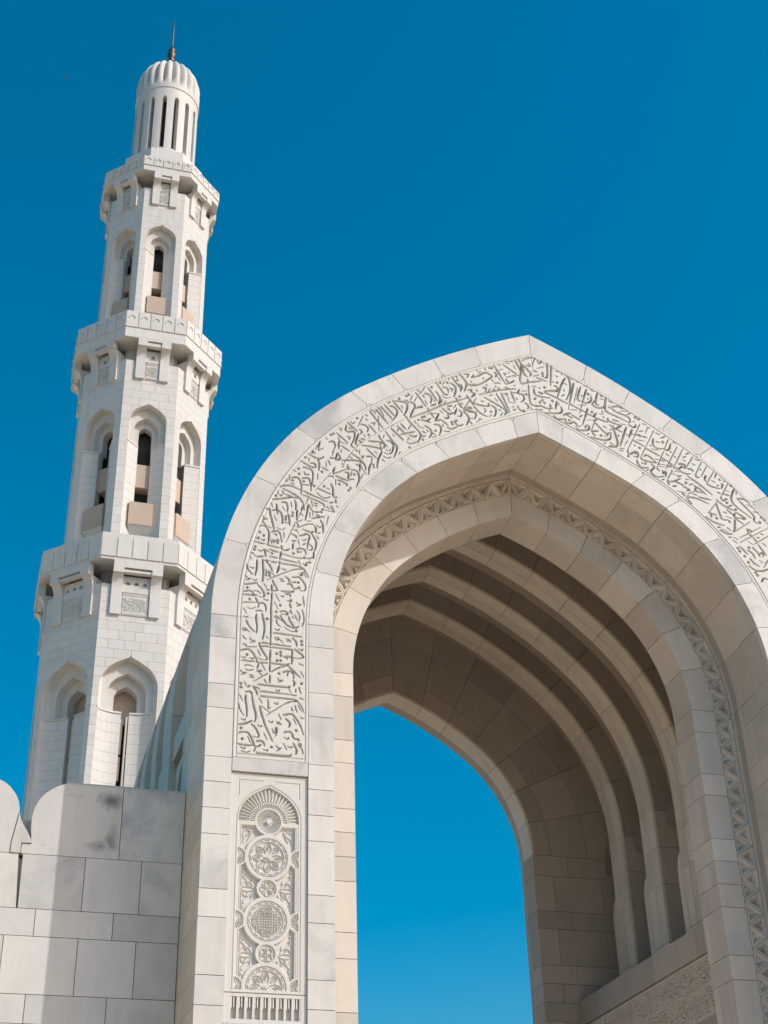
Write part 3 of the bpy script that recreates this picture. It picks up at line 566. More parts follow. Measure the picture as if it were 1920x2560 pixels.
[19,-312,14604,-295,14573],[9,-223,14746,-123,14776],[46,-144,14703],[9,-405,14406,-364,14436],[19,-478,14326,-462,14295],
[29,-305,14458,-272,14386,-203,14398],[29,-182,14537,-128,14491,-142,14432],[19,-389,14364,-339,14385],[46,-205,14375],
[30,-94,14885,-92,14565,-29,14509,70,14527,165,14499,265,14517],[30,-28,14634,14,14664],[19,-91,14463,-74,14433],[46,66,14594],[46,110,14642],
[46,140,14596],[9,-46,14427,103,14465],[30,-11,14831,0,14730,105,14704,243,14707],[46,78,14779],[46,112,14774],[19,71,14870,100,14864],[47,167,14894],
[30,163,14795,344,14737],[30,155,14822,357,14877],[9,-47,14865,33,14886],[46,278,14656],[30,231,14579,236,14523],[20,383,15248,456,15250],
[20,475,15229,482,15194],[20,364,15159,415,15144],[31,526,15214,591,15141,602,14998,573,14859,507,14716],[30,529,15142,452,14993,365,14737],
[47,388,15030],[30,324,14957,375,14943,378,14871,273,14845,158,14824],[19,322,15042,325,15018],[20,498,15038,547,15018],[19,485,14915,492,14881],
[19,441,14781,486,14819],[30,176,14798,344,14727],[30,353,14723,521,14653],[31,667,15071,616,14880,552,14652],[9,552,14652,525,14541],
[20,623,15147,686,15153],[20,713,15110,764,15101],[20,832,15053,895,15053],[20,940,14988,1001,14976],[31,776,15018,699,14775,757,14738],
[30,562,14654,620,14617],[9,722,14996,625,14666],[30,631,14619,699,14584],[31,867,14987,775,14717],[30,775,14717,871,14735,929,14793,928,14877],
[48,889,14900],[20,770,14860,778,14837],[20,869,14818,882,14791],[9,775,14717,699,14489],[30,708,14574,808,14539],[9,696,14655,833,14680],
[9,541,14544,665,14554],[31,1052,14961,1002,14795,1004,14723,1045,14719],[20,981,14791,930,14710],[30,930,14710,997,14662,1104,14681,1152,14738],
[31,1180,14888,1143,14665,1188,14601,1338,14545,1517,14470],[48,1109,14911],[20,1081,14845,1133,14843],[20,1216,14834,1285,14799],
[20,1213,14725,1220,14691],[31,1255,14721,1363,14753,1443,14719],[31,1252,14696,1328,14638,1500,14586,1544,14522,1527,14472],
[10,1416,14672,1512,14684],[20,1086,14619,1092,14584],[9,1026,14548,1111,14563],[20,1505,14622,1572,14659],[30,848,14623,815,14510,729,14283],
[30,816,14522,935,14479],[47,914,14564],[30,985,14553,945,14474,1115,14422,1156,14418],[20,1095,14513,1096,14478],[9,812,14392,887,14411],
[30,917,14404,981,14428],[30,1165,14490,1189,14435,1381,14386],[20,1236,14479,1349,14464],[10,1364,14419,1458,14418],[31,1381,14386,1279,14321],
[30,1181,14363,1377,14268],[30,1231,14348,1281,14076,1259,13980],[9,1171,14279,1255,14294],[30,1259,13980,1111,13949],[9,1124,13974,1197,13981],
[19,1152,14031,1200,14004],[31,1463,14377,1313,14000],[20,1306,14203,1313,14175],[30,934,14378,1099,14196,1153,14217],[9,934,14378,862,14190],
[30,862,14190,979,14222],[20,1072,14320,1122,14306],[30,880,14164,915,14118],[47,1016,14141],[9,1062,14143,1136,14156],
[30,850,14083,1032,14062,1160,14102,1185,14223],[19,794,14131,825,14137],[19,1047,14013,1088,14014],[30,426,14417,502,14466,565,14477],
[30,479,14438,576,14385],[30,572,14443,698,14377],[19,693,14429,749,14475],[30,269,14377,326,14328,460,14352],[46,520,14340],
[30,459,14340,463,14283,524,14282,600,14319,644,14256,696,14260],[30,611,14227,677,14181,824,14218,832,14290,781,14292],[47,777,14257],
[30,348,14662,312,14502],[30,410,14567,411,14473,295,14428,110,14407],[46,271,14660],[19,365,14630,382,14598],[19,203,14482,215,14449],
[31,1501,14431,1570,14396,1625,14418,1619,14452],[48,1637,14586],[48,1686,14565],[20,1595,14507,1615,14499],[31,1553,14346,1480,14180],
[31,1510,14256,1552,14257],[9,1453,14129,1386,14013],[20,1445,14233,1465,14225],[9,1296,13951,1380,13966],[19,1292,13916,1353,13915],
[10,1700,14474,1532,14140],[9,1532,14140,1431,13951],[31,1585,14257,1672,14261,1668,14228],[31,1533,14151,1714,14063],[20,1673,14337,1732,14348],
[20,1742,14492,1808,14482],[20,1822,14440,1859,14425],[10,1819,14418,1766,14310],[10,1924,14403,1740,14046],[10,1740,14046,1638,13858],
[31,1729,14033,1954,13921],[31,1709,14246,1785,14237],[10,1612,14164,1736,14159],[47,1636,14018],[20,1550,14057,1566,14038],
[30,1431,13951,1432,13887,1480,13884,1554,13939,1597,13904,1578,13837,1513,13847],[47,1559,13908],[47,1426,13833],[20,1825,14104,1832,14083],
[10,1834,14030,1950,14028],[20,1946,14353,2021,14333],[20,2022,14268,2107,14315],[31,1891,14234,1874,14112,1944,14059,2044,14076],
[20,1933,14187,1990,14175],[48,2046,14196],[10,2149,14268,2050,14056],[31,2050,14056,2130,14069,2176,14185],[10,2036,14021,1873,13685],
[31,1979,13893,2087,13837],[20,2059,13982,2122,13950],[20,2211,14224,2277,14214],[10,2278,14148,2028,13700],[31,2095,13827,2156,13784],
[31,2064,13748,2133,13759],[20,2155,14041,2162,14021],[20,2210,13954,2227,13935],[10,2371,14121,2160,13742],[31,2160,13742,2245,13735,2313,13800],
[31,2258,13823,2338,13836,2368,13777,2298,13765],[20,2350,13913,2386,13897],[20,2348,13966,2409,13987],[20,2406,14030,2470,14062],
[10,2520,14005,2378,13778],[20,2561,13959,2628,13948],[20,2489,13871,2544,13848],[31,2404,13761,2462,13760,2485,13721],
[31,2251,13704,2331,13664,2429,13670],[10,2653,13920,2517,13673],[31,2517,13673,2530,13633,2569,13634],[20,2613,13790,2630,13772],
[10,2731,13858,2605,13645],[31,2693,13681,2664,13623,2676,13572],[30,1637,13847,1651,13807,1746,13801],[30,1689,13877,1759,13899,1887,13782],
[30,1677,13790,1877,13781],[10,1877,13855,1925,13852],[20,1924,13778,1931,13758],[20,1973,13850,2018,13825],[10,1927,13725,2013,13729],
[10,1942,13770,2048,13766],[30,1562,13781,1571,13709,1631,13655,1738,13673],[47,1694,13740],[20,1634,13751,1649,13722],
[30,1786,13744,1837,13700,1768,13615,1798,13556,1870,13526,1969,13553],[30,1873,13685,1914,13639],[31,1963,13647,2019,13635,1999,13558],
[47,1973,13617],[20,1702,13620,1742,13637],[20,1931,13484,1971,13495],[10,2134,13696,2016,13476],[30,2016,13476,2112,13481,2248,13556],
[30,2024,13467,2044,13408],[31,2151,13488,2279,13445],[10,2122,13614,2227,13610],[20,2203,13580,2275,13613],[30,2099,13396,2168,13407],
[31,2266,13422,2338,13392,2373,13366,2322,13348],[9,2155,13316,2306,13303],[30,2237,13293,2278,13247],[20,2335,13559,2393,13558],[48,2330,13495],
[20,2378,13461,2450,13494],[31,2374,13624,2566,13491,2744,13341],[31,2463,13454,2536,13423,2646,13325],[31,2488,13426,2470,13371,2591,13348],
[9,2317,13253,2365,13313,2468,13360],[30,2304,13230,2458,13234,2658,13162],[30,2309,13200,2373,13118],[20,2412,13310,2486,13290],
[31,2510,13263,2709,13242],[10,2180,13682,2256,13673],[10,2835,13772,2682,13533],[31,2682,13533,2768,13491,2890,13476],
[31,2937,13574,2954,13554,2921,13481],[20,2776,13604,2834,13580],[49,2917,13644],[20,2883,13752,2837,13659],[20,2857,13527,2889,13532],
[10,3057,13604,2884,13319],[31,2884,13319,2906,13267,2949,13274],[31,2846,13403,2885,13386],[31,2927,13393,3038,13371],[10,2969,13455,3050,13446],
[49,3096,13560],[20,2977,13625,3007,13619],[31,2952,13297,2995,13303],[48,2973,13233],[31,3146,13517,3061,13325,3111,13199,3348,13015],
[10,3172,13488,3156,13395],[31,3157,13340,3291,13338,3354,13281],[31,3174,13320,3295,13183,3396,13055,3382,12976,3436,12929],
[20,2982,13168,3060,13203],[10,3307,13252,3413,13201],[49,3477,12957],[49,3520,13052],[49,3560,13014],[20,3400,13133,3484,13135],
[31,2802,13262,2902,13178,3074,13105],[31,2789,13183,2814,13022,2847,12918,2940,12921],[31,2951,13109,3040,13023],[48,3105,13132],
[31,3100,13076,3239,12988,3074,12985],[31,3077,13062,3063,12983,3190,12882],[31,2959,12913,2962,12870],[31,3056,12938,3031,12793,2996,12712],
[10,2996,12712,3314,12944],[10,2627,13004,2805,13219],[31,2627,13004,2756,12980],[31,2664,12977,2665,12923],[48,2752,12925],
[30,2573,12920,2702,12842,2860,12811],[20,2881,13054,2940,13041],[10,2919,12978,3017,12954],[30,2774,12723,2867,12672,2969,12676],
[9,2807,12738,2913,12700],[20,2896,12784,2958,12728],[20,2740,12761,2794,12780],[10,3083,12628,3476,12870],[10,3068,12540,3603,12878],
[10,3303,12542,3576,12732],[31,3227,12800,3316,12781],[31,3242,12770,3246,12738],[31,3261,12708,3299,12692],[31,3314,12662,3363,12593],
[20,3453,12747,3494,12742],[20,3378,12671,3420,12677],[10,3208,12582,3282,12539],[31,3376,12552,3476,12374],[20,3454,12585,3507,12539],
[31,3056,12474,3167,12352],[48,3209,12475],[31,3180,12428,3252,12374,3278,12293],[31,3272,12484,3331,12417,3367,12337],
[31,3367,12390,3432,12410,3420,12345],[47,3019,12437],[47,3041,12387],[47,3109,12312],[30,3195,12281,3243,12214,3325,12162],[47,3152,12212],
[30,3150,12149,3251,12089,3363,12094,3464,12139],[20,2961,12567,3024,12523],[10,2981,12624,3055,12581],[20,2897,12612,2950,12619],[47,3243,12046],
[47,3266,12007],[30,3317,11900,3360,11968,3429,11957],[10,3345,12271,3410,12237],[10,3495,12302,3394,12151],
]

class Raster:
    """depth map of engraved strokes"""
    def __init__(s, u0, u1, z0, z1, res):
        s.u0, s.z0, s.res = u0, z0, res
        s.wmin = 0.0105 if res > 0.0025 else 0.0075
        s.a = np.zeros((int((z1 - z0) / res) + 1, int((u1 - u0) / res) + 1), np.float32)
    def stroke(s, pts, w, depth):
        w = max(w * 0.88, s.wmin)
        if len(pts) == 1:                                  # a lozenge dot
            (u, z), r = pts[0], w * 0.62
            s._blob(u - r, u + r, z - r, z + r, lambda U, Z: r - np.abs(U - u) - np.abs(Z - z), depth, 0.003)
            return
        p = []                                             # round the corners a little
        for i in range(len(pts) - 1):
            a, b = pts[i], pts[i + 1]
            for k in range(4):
                t = k / 4
                p0 = pts[max(i - 1, 0)]; p3 = pts[min(i + 2, len(pts) - 1)]
                c = [0.5 * (2 * a[j] + (b[j] - p0[j]) * t + (2 * p0[j] - 5 * a[j] + 4 * b[j] - p3[j]) * t * t + (3 * a[j] - p0[j] - 3 * b[j] + p3[j]) * t ** 3) for j in (0, 1)]
                p.append(c)
        p.append(list(pts[-1]))
        n = len(p) - 1
        for i in range(n):
            a, b = p[i], p[i + 1]
            f0, f1 = (min(1.0, 0.6 + 2.5 * s_) * (1 - 0.6 * max(0.0, (s_ - 0.62) / 0.38)) for s_ in (i / n, (i + 1) / n))
            wa, wb = w * f0 / 2, w * f1 / 2
            dx, dz = b[0] - a[0], b[1] - a[1]; L2 = dx * dx + dz * dz + 1e-12
            def fn(U, Z):
                t = np.clip(((U - a[0]) * dx + (Z - a[1]) * dz) / L2, 0, 1)
                return wa + (wb - wa) * t - np.hypot(U - a[0] - t * dx, Z - a[1] - t * dz)
            h = w
            s._blob(min(a[0], b[0]) - h, max(a[0], b[0]) + h, min(a[1], b[1]) - h, max(a[1], b[1]) + h, fn, depth, 0.003)
    def _blob(s, ua, ub, za, zb, fn, depth, soft):
        i0, i1 = max(0, int((za - s.z0) / s.res)), min(s.a.shape[0], int((zb - s.z0) / s.res) + 2)
        j0, j1 = max(0, int((ua - s.u0) / s.res)), min(s.a.shape[1], int((ub - s.u0) / s.res) + 2)
        if i1 <= i0 or j1 <= j0: return
        Z = s.z0 + np.arange(i0, i1)[:, None] * s.res; U = s.u0 + np.arange(j0, j1)[None, :] * s.res
        d = depth * np.clip(fn(U, Z) / soft + 0.5, 0, 1)
        s.a[i0:i1, j0:j1] = np.maximum(s.a[i0:i1, j0:j1], d)
    def sample(s, U, Z):
        x = np.clip((U - s.u0) / s.res, 0, s.a.shape[1] - 1.001); y = np.clip((Z - s.z0) / s.res, 0, s.a.shape[0] - 1.001)
        i, j = y.astype(int), x.astype(int); fy, fx = y - i, x - j
        a = s.a
        return (a[i, j] * (1 - fx) + a[i, j + 1] * fx) * (1 - fy) + (a[i + 1, j] * (1 - fx) + a[i + 1, j + 1] * fx) * fy

def depth_of(w): return min(0.085, 0.022 + w * 2.7)
strokes = [(s[0] / 1000, [(s[i] / 1000, s[i + 1] / 1000) for i in range(1, len(s), 2)]) for s in STROKES]
rast = Raster(-4.8, 4.8, 8.4, 15.6, 0.003)
for w, p in strokes:
    rast.stroke(p, w, depth_of(w))
    if max(z for u, z in p) < 10.4 and p[0][0] < 0:        # the right jamb carries on the same script, turned about
        rast.stroke([(-u, 18.86 - z) for u, z in p], w, depth_of(w))

T0, T1, T2, T3 = 0.328, 0.336, 1.270, 1.278               # outer strip | band | inner strip
fwall = arch_solid(MB(), front, 0.08, front, TF - 0.08, 0.12, 1.29).build('front_wall', 'mortar', portal)

# slabs of the inscription band
qj_out = [0.0] + [q_of_u(front, 0, u) for u in (4.653, 4.274, 3.69, 2.888, 2.27, 1.61, 0.92)] + [2.0]
qj_in = [0.0] + [q_of_u(front, TF, u) for u in (3.1, 2.87, 2.47, 1.933, 1.424, 0.86, 0.348)] + [2.0]
STEP = 0.0055
tt = np.linspace(T1, T2, int((T2 - T1) / STEP) + 1)
def band_depth(U, Z, TT, S, L):
    d = rast.sample(U, Z)
    for tl, w in ((T1 + 0.040, 0.007), (T2 - 0.040, 0.007)):
        d = np.maximum(d, 0.012 * np.clip((w - np.abs(TT - tl)) / 0.004 + 0.5, 0, 1))
    return d
for side in (-1, 1):
    # straight jamb part
    zz = np.linspace(8.445, 10.357, int((10.357 - 8.445) / STEP) + 1)
    TT, ZZ = np.meshgrid(tt, zz)
    UU = (OUTER.W - TT) * side
    D = band_depth(UU, ZZ, TT, None, None)
    D = np.maximum(D, np.where((TT > T1 + 0.04) & (TT < T2 - 0.04), 0.012 * np.clip((0.007 - np.abs(ZZ - 8.487)) / 0.004 + 0.5, 0, 1), 0))
    grid_mesh('inscription_slab', XC + UU, D, ZZ, 'carved', fwall, ('y', 0.118), flip=side < 0)
    qs = [qj_out[0], qj_out[2], qj_out[4], qj_out[6], 2.0]
    for a, b in zip(qs[:-1], qs[1:]):
        L = arclen(front, 0.8, a, b)
        n = int(L / STEP)
        eps = 0.0015 / L * (b - a)
        qq = np.linspace(a + eps, b - eps, n + 1)
        A = np.array([OUTER.pt(q) for q in qq]); B = np.array([INNER.pt(q) for q in qq])
        F = (tt / TF)[None, :]
        UU = (A[:, :1] + (B - A)[:, :1] * F) * side
        ZZ = A[:, 1:] + (B - A)[:, 1:] * F
        TT = np.repeat(tt[None, :], n + 1, 0)
        D = band_depth(UU, ZZ, TT, None, None)
        grid_mesh('inscription_slab', XC + UU, D, ZZ, 'carved', fwall, ('y', 0.118), flip=side < 0)

def bx(name, parent, mat, x0, x1, y0, y1, z0, z1, side=1):
    if side < 0: x0, x1 = -x1, -x0
    return MB().box(XC + x0, XC + x1, y0, y1, z0, z1).build(name, mat, parent, fix=False)
def ab(name, parent, mat, *a, **k):
    return arch_block(MB(), *a, **k).build(name, mat, parent)

W0 = OUTER.W
jr = random.Random(3)
def notched(side, q0, q1, ta, tb, cut_at_b, y0, y1, first, last):
    """facing voussoir whose corners on the band side are cut back for the little pointed notches"""
    L = arclen(front, (ta + tb) / 2, q0, q1, 8); k = (q1 - q0) / L
    qa, qb = q0 + G * k, q1 - G * k
    d, c = 0.045 * k, 0.05
    edge, far = (tb, ta) if cut_at_b else (ta, tb)
    sg = -1 if cut_at_b else 1
    n = max(4, int(L / 0.1))
    pl = [(far, qa + (qb - qa) * i / n) for i in range(n + 1)]
    e0, e1 = (qa if first else qa + d), (qb if last else qb - d)
    if not last: pl.append((edge + sg * c, qb))
    pl += [(edge, e1 + (e0 - e1) * i / n) for i in range(n + 1)]
    if not first: pl.append((edge + sg * c, qa))
    P = [front(t, q) for t, q in pl]
    MB().prism([(XC + side * u, z) for u, z in P], y0 + jr.uniform(0, 0.004), y1).build('facing_stone', 'marble', fwall)
    if not last:
        nt = [(edge, q1 - d * 0.92), (edge + sg * c * 0.9, q1), (edge, q1 + d * 0.92)]
        MB().prism([(XC + side * u, z) for u, z in (front(t, q) for t, q in nt)], y0 + 0.003, y1).build('notch_stone', 'marble', fwall)
for side in (-1, 1):
    # voussoirs of the outer and of the inner strip
    for a, b in zip(qj_out[:-1], qj_out[1:]):
        notched(side, a, b, 0.0, T0, True, 0.0, 0.105, a == 0.0, b == 2.0)
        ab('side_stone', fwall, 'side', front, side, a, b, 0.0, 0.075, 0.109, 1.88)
    for a, b in zip(qj_in[:-1], qj_in[1:]):
        notched(side, a, b, T3, TF, False, 0.0, 0.105, a == 0.0, b == 2.0)
        ab('soffit_stone', fwall, 'soffit', front, side, a, b, TF - 0.075, TF, 0.112, 0.474)
        ab('soffit_stone', fwall, 'soffit', front, side, a, b, TF - 0.2, TF - 0.028, 0.480, 1.272, dtb=-0.062)
    # jambs
    for i, (z1, z0) in enumerate(zip(COURSE[:-1], COURSE[1:])):
        za, zb = z0 + G, z1 - G
        bx('facing_stone', fwall, 'marble', W0 - T0, W0, jr.uniform(0, 0.004), 0.105, za, zb, side)
        bx('facing_stone', fwall, 'marble', W0 - TF, W0 - T3, jr.uniform(0, 0.004), 0.105, za, zb, side)
        if z1 > 4.5:
            ys = [0.109, 0.62, 1.30, 1.88] if i % 2 else [0.109, 0.95, 1.88]
            for ya, yb in zip(ys[:-1], ys[1:]):
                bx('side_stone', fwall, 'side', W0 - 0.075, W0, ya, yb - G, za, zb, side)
            if side > 0:
                ys = [0.112, 0.474] if i % 2 else [0.112, 0.30, 0.474]
                for ya, yb in zip(ys[:-1], ys[1:]):
                    bx('soffit_stone', fwall, 'soffit', W0 - TF, W0 - TF + 0.075, ya, yb - G, za, zb, side)
                ys = [0.48, 0.78, 1.275] if i % 2 else [0.48, 1.05, 1.275]
                for ya, yb in zip(ys[:-1], ys[1:]):
                    o = (ya - .48) / .8 * 0.06 + 0.03, (yb - .48) / .8 * 0.06 + 0.03
                    v = [(XC + W0 - TF + o[0], ya, za), (XC + W0 - TF + o[1], yb - G, za), (XC + W0 - TF + 0.2, yb - G, za), (XC + W0 - TF + 0.2, ya, za)]
                    v += [(x, y, zb) for x, y, z in v]
                    MB().add(v, [(0, 3, 2, 1), (4, 5, 6, 7), (0, 1, 5, 4), (1, 2, 6, 5), (2, 3, 7, 6), (3, 0, 4, 7)]).build('soffit_stone', 'soffit', fwall)
    # plain slab between inscription and carved panel, and the slabs under the balusters
    bx('facing_stone', fwall, 'marble', W0 - T2, W0 - T1, 0.0, 0.105, 8.270, 8.441, side)
    bx('facing_stone', fwall, 'marble', W0 - T2, W0 - T1, 0.0, 0.105, 4.2, 5.344, side)
    bx('facing_stone', fwall, 'marble', W0 - T2, W0 - T1, 0.0, 0.105, 0.0, 4.192, side)

# ---------------- the arabesque panel under the inscription
def sstep(x, a, b): return np.clip((x - a) / (b - a), 0, 1)
def line(d, w, s=0.004): return np.clip((w - np.abs(d)) / s + 0.5, 0, 1)
HN = 40
_hp = [OUTER.pt(2.0 * i / HN) for i in range(HN + 1)]
HEADZ = np.array([(z - ZS) / (_hp[-1][1] - ZS) for u, z in _hp]); HEADU = np.array([u / OUTER.W for u, z in _hp])
def carve_lines():
    """raised stems and leaves of the field, drawn as strokes (A = distance from the axis)"""
    r = Raster(-0.48, 0.48, 5.68, 8.26, 0.0025)
    def put(pts, w, mirror=True):
        for s in ((-1, 1) if mirror else (1,)):
            r.stroke([(s * a, z) for a, z in pts], w, 1.0)
    def arc(cx, cz, rr, a0, a1, n=8): return [(cx + rr * math.cos(a0 + (a1 - a0) * i / n), cz + rr * math.sin(a0 + (a1 - a0) * i / n)) for i in range(n + 1)]
    for zc in (6.862, 6.108):
        for m in (-1, 1):
            f = lambda *p: [(a, zc + m * z) for a, z in p]
            put(f((0.150, 0.004), (0.19, 0.022), (0.235, 0.027), (0.28, 0.020), (0.305, 0.0)), 0.011)
            put(f((0.165, 0.028), (0.185, 0.062), (0.225, 0.088), (0.262, 0.082), (0.285, 0.050), (0.300, 0.030)), 0.011)
            put(f((0.212, 0.040), (0.232, 0.058), (0.236, 0.090), (0.256, 0.120)), 0.010)
            put(f((0.182, 0.070), (0.176, 0.098), (0.196, 0.112)), 0.009)
            put(f((0.256, 0.120), (0.280, 0.140), (0.276, 0.168), (0.262, 0.172), (0.260, 0.156)), 0.010)
            put(f((0.266, 0.172), (0.286, 0.196), (0.280, 0.222), (0.268, 0.222), (0.268, 0.208)), 0.009)
            put(f((0.286, 0.226), (0.294, 0.262)), 0.009)
            put(f((0.302, 0.030), (0.300, 0.130), (0.302, 0.24)), 0.009)
            put(f((0.130, 0.055), (0.146, 0.088)), 0.010)
    # corner scrolls beside the sun disc
    put([(0.19, 7.56), (0.212, 7.50), (0.25, 7.43)], 0.010)
    put(arc(0.245, 7.535, 0.030, 0.4, 5.2, 12), 0.010)
    put([(0.225, 7.515), (0.275, 7.48), (0.292, 7.43), (0.296, 7.40)], 0.010)
    put([(0.285, 7.57), (0.298, 7.52), (0.296, 7.46)], 0.009)
    # medallions
    for zc, kind in ((7.234, 0), (6.49, 1), (5.746, 0)):
        if kind == 0:
            for k in range(8):
                a = k * math.pi / 4
                pt = lambda rr, da: (rr * math.cos(a + da), zc + rr * math.sin(a + da))
                put([pt(0.065, -0.35), pt(0.105, -0.40), pt(0.150, -0.22), pt(0.178, 0.0), pt(0.150, 0.22), pt(0.105, 0.40), pt(0.065, 0.35)], 0.0085, False)
                put([pt(0.085, 0.0), pt(0.125, 0.10), pt(0.150, 0.0), pt(0.125, -0.10), pt(0.085, 0.0)], 0.008, False)
            for d in (-0.045, -0.015, 0.015, 0.045):
                put([(d - 0.04 * 0.7, zc + 0.055 - abs(d) - 0.03), (d + 0.028, zc - 0.055 + abs(d) * 0 + 0.0)], 0.008, False)
                put([(d + 0.028, zc + 0.055 - abs(d) - 0.03), (d - 0.028, zc - 0.055)], 0.008, False)
        else:
            for i in range(-5, 6):
                h = math.sqrt(max(0.17 ** 2 - (i * 0.030) ** 2, 0.0))
                put([(i * 0.030, zc - h), (i * 0.030, zc + h)], 0.0085, False)
                put([(-h, zc + i * 0.030), (h, zc + i * 0.030)], 0.0085, False)
    for zc, ph in ((6.862, 0.0), (6.108, math.pi / 4)):
        for k in range(4):
            a = k * math.pi / 2 + ph
            pt = lambda rr, da: (rr * math.cos(a + da), zc + rr * math.sin(a + da))
            put([pt(0.012, 0.0), pt(0.045, -0.5), pt(0.075, -0.38), pt(0.085, 0.0), pt(0.075, 0.38), pt(0.045, 0.5), pt(0.012, 0.0)], 0.008, False)
            put([pt(0.05, 0.62), pt(0.078, 0.785), pt(0.05, 0.95)], 0.008, False)
    return r
def arabesque(U, Z):
    """depth of the carving (m), U from the panel axis"""
    A = np.abs(U)
    ln = carve_lines().sample(U, Z)
    D = np.zeros_like(U)
    zs, ap, hw = 7.69, 8.098, 0.362
    zrel = np.clip((Z - zs) / (ap - zs), 0, 1)
    wz = np.where(Z < zs, hw, np.where(Z > ap, -1.0, hw * np.interp(zrel, HEADZ, HEADU)))
    wz2 = np.where(Z < zs, hw + 0.026, np.where(Z > ap + 0.03, -1.0, (hw + 0.026) * np.interp(np.clip((Z - zs) / (ap + 0.03 - zs), 0, 1), HEADZ, HEADU)))
    inside = (A < wz) & (Z > 5.715)
    D = np.where(inside, 0.004, D)
    D = np.maximum(D, 0.010 * line(A - wz2, 0.004) * (Z > 5.70) * (Z < 8.0))
    slope = line(A - wz2, 0.009)
    D = np.maximum(D, 0.010 * slope * (Z >= 8.0) * (wz2 > 0))
    D = np.maximum(D, 0.010 * line(Z - 8.172, 0.004) * (A > 0.075) * (A < 0.37))
    D = np.maximum(D, 0.010 * line(A - 0.37, 0.004) * (Z > 7.98) * (Z < 8.172))
    # palmette of pointed leaves in the head
    cz = 7.673
    Rr = np.hypot(U, Z - cz); th = np.arctan2(U, Z - cz)
    ph = (th / (math.pi / 2 / 12.0) + 0.5) % 1.0 - 0.5
    rmax = 0.350 + 0.062 * np.clip(1 - np.abs(th) / 1.45, 0, 1) ** 1.3
    tip = np.clip((rmax - Rr) / 0.11, 0, 1)
    leafw = 0.07 + 0.41 * np.sqrt(tip) * np.clip((Rr - 0.19) / 0.05 * 0.4 + 0.6, 0, 1)
    leaf = np.clip((leafw - np.abs(ph)) / 0.40, 0, 1)
    head = inside & (Z > 7.665)
    D = np.where(head & (Rr > 0.232), np.where(leafw > np.abs(ph), 0.024 - 0.022 * leaf, 0.044), D)
    ph2 = (th / (math.pi / 2 / 12.0)) % 1.0 - 0.5
    D = np.where(head & (Rr > 0.168) & (Rr <= 0.232), 0.004 + 0.026 * (np.abs(ph2) > 0.27) * (Rr < 0.222), D)
    # lower field: deep ground, raised stems
    low = inside & (Z <= 7.665)
    k = np.round((Z - 7.234) / 0.744); zc = 7.234 + k * 0.744
    rb = np.hypot(U, Z - zc); thB = np.arctan2(Z - zc, U)
    ks = np.round((Z - 6.862) / 0.744); zsml = 6.862 + ks * 0.744
    rs = np.hypot(U, Z - zsml)
    D = np.where(low, 0.042 - 0.016 * ln, D)
    D = np.where(low & (A > 0.322), 0.005, D)
    D = np.where(low & (A > 0.334) & (A <= 0.340), 0.014, D)
    D = np.where(low & (Z > 7.612), 0.004, D)
    # half rosettes on the edges
    re = np.hypot(A - 0.37, Z - zc); te = np.arctan2(Z - zc, 0.37 - A)
    pe = (te / math.pi * 9) % 1.0 - 0.5
    D = np.where(low & (re < 0.122), 0.003, D)
    D = np.where(low & (re < 0.100) & (re > 0.094), 0.014, D)
    D = np.where(low & (re < 0.094) & (re > 0.025), 0.006 + 0.022 * np.clip(np.abs(pe) * 2.6 - 0.35 + (re - 0.05) * 6, 0, 1), D)
    # big medallions
    big = (rb < 0.280) & (Z < 7.665) & inside
    D = np.where(big & (rb > 0.230), 0.002, D)
    D = np.where(big & (rb > 0.222) & (rb <= 0.232), 0.020, D)
    D = np.where(big & (rb > 0.190) & (rb <= 0.222), 0.005, D)
    D = np.where(big & (rb > 0.202) & (rb <= 0.212) & (np.sin(thB * 16) > -0.6), 0.018, D)
    D = np.where(big & (rb > 0.180) & (rb <= 0.190), 0.018, D)
    D = np.where(big & (rb <= 0.180), 0.021 - 0.018 * ln, D)
    x, y = U, Z - zc
    lobe = np.full_like(rb, 9.0)
    for ca, cb in ((0.118, 0), (-0.118, 0), (0, 0.118), (0, -0.118)):
        for e in (-0.028, 0.028):
            px, py = (ca + np.sign(ca) * 0.016, e) if ca else (e, cb + np.sign(cb) * 0.016)
            lobe = np.minimum(lobe, np.abs(np.hypot(x - px, y - py) - 0.023))
    odd = (k % 2 != 0) & big & (rb <= 0.180)
    D = np.where(odd & (lobe < 0.014), 0.003, D)
    D = np.where(odd & (lobe < 0.005), 0.021, D)
    # small medallions
    sm = low & (rs < 0.132) & (Z < 7.2)
    D = np.where(sm & (rs > 0.100), 0.002, D)
    D = np.where(sm & (rs <= 0.102) & (rs > 0.094), 0.018, D)
    D = np.where(sm & (rs <= 0.094), 0.021 - 0.018 * ln, D)
    # the fluted sun disc
    fl = np.abs(((th / (2 * math.pi) * 36) % 1.0) - 0.5)
    disc = Rr < 0.170
    D = np.where(disc, 0.002, D)
    D = np.where(disc & (Rr < 0.146), 0.006 + 0.020 * np.clip(1.5 - fl * 5, 0, 1) * sstep(Rr, 0.03, 0.07) + 0.028 * (1 - Rr / 0.146), D)
    D = np.where(Rr < 0.030, 0.004, D)
    return D
pu = np.linspace(-0.4705, 0.4705, 225); pz = np.linspace(5.682, 8.258, 615)
PU, PZ = np.meshgrid(pu, pz)
PD = 0.032 + arabesque(PU, PZ)
pan = grid_mesh('carved_panel', XC - 3.982 + PU, PD, PZ, 'carved', fwall, ('y', 0.115), flip=True)
pan['label'] = 'tall arabesque panel carved with rosettes, scrolls and a palmette head'
pan2 = link('carved_panel', pan.data, fwall, Matrix.Translation((2 * XC, 0, 0)) @ Matrix.Diagonal((-1, 1, 1, 1)))
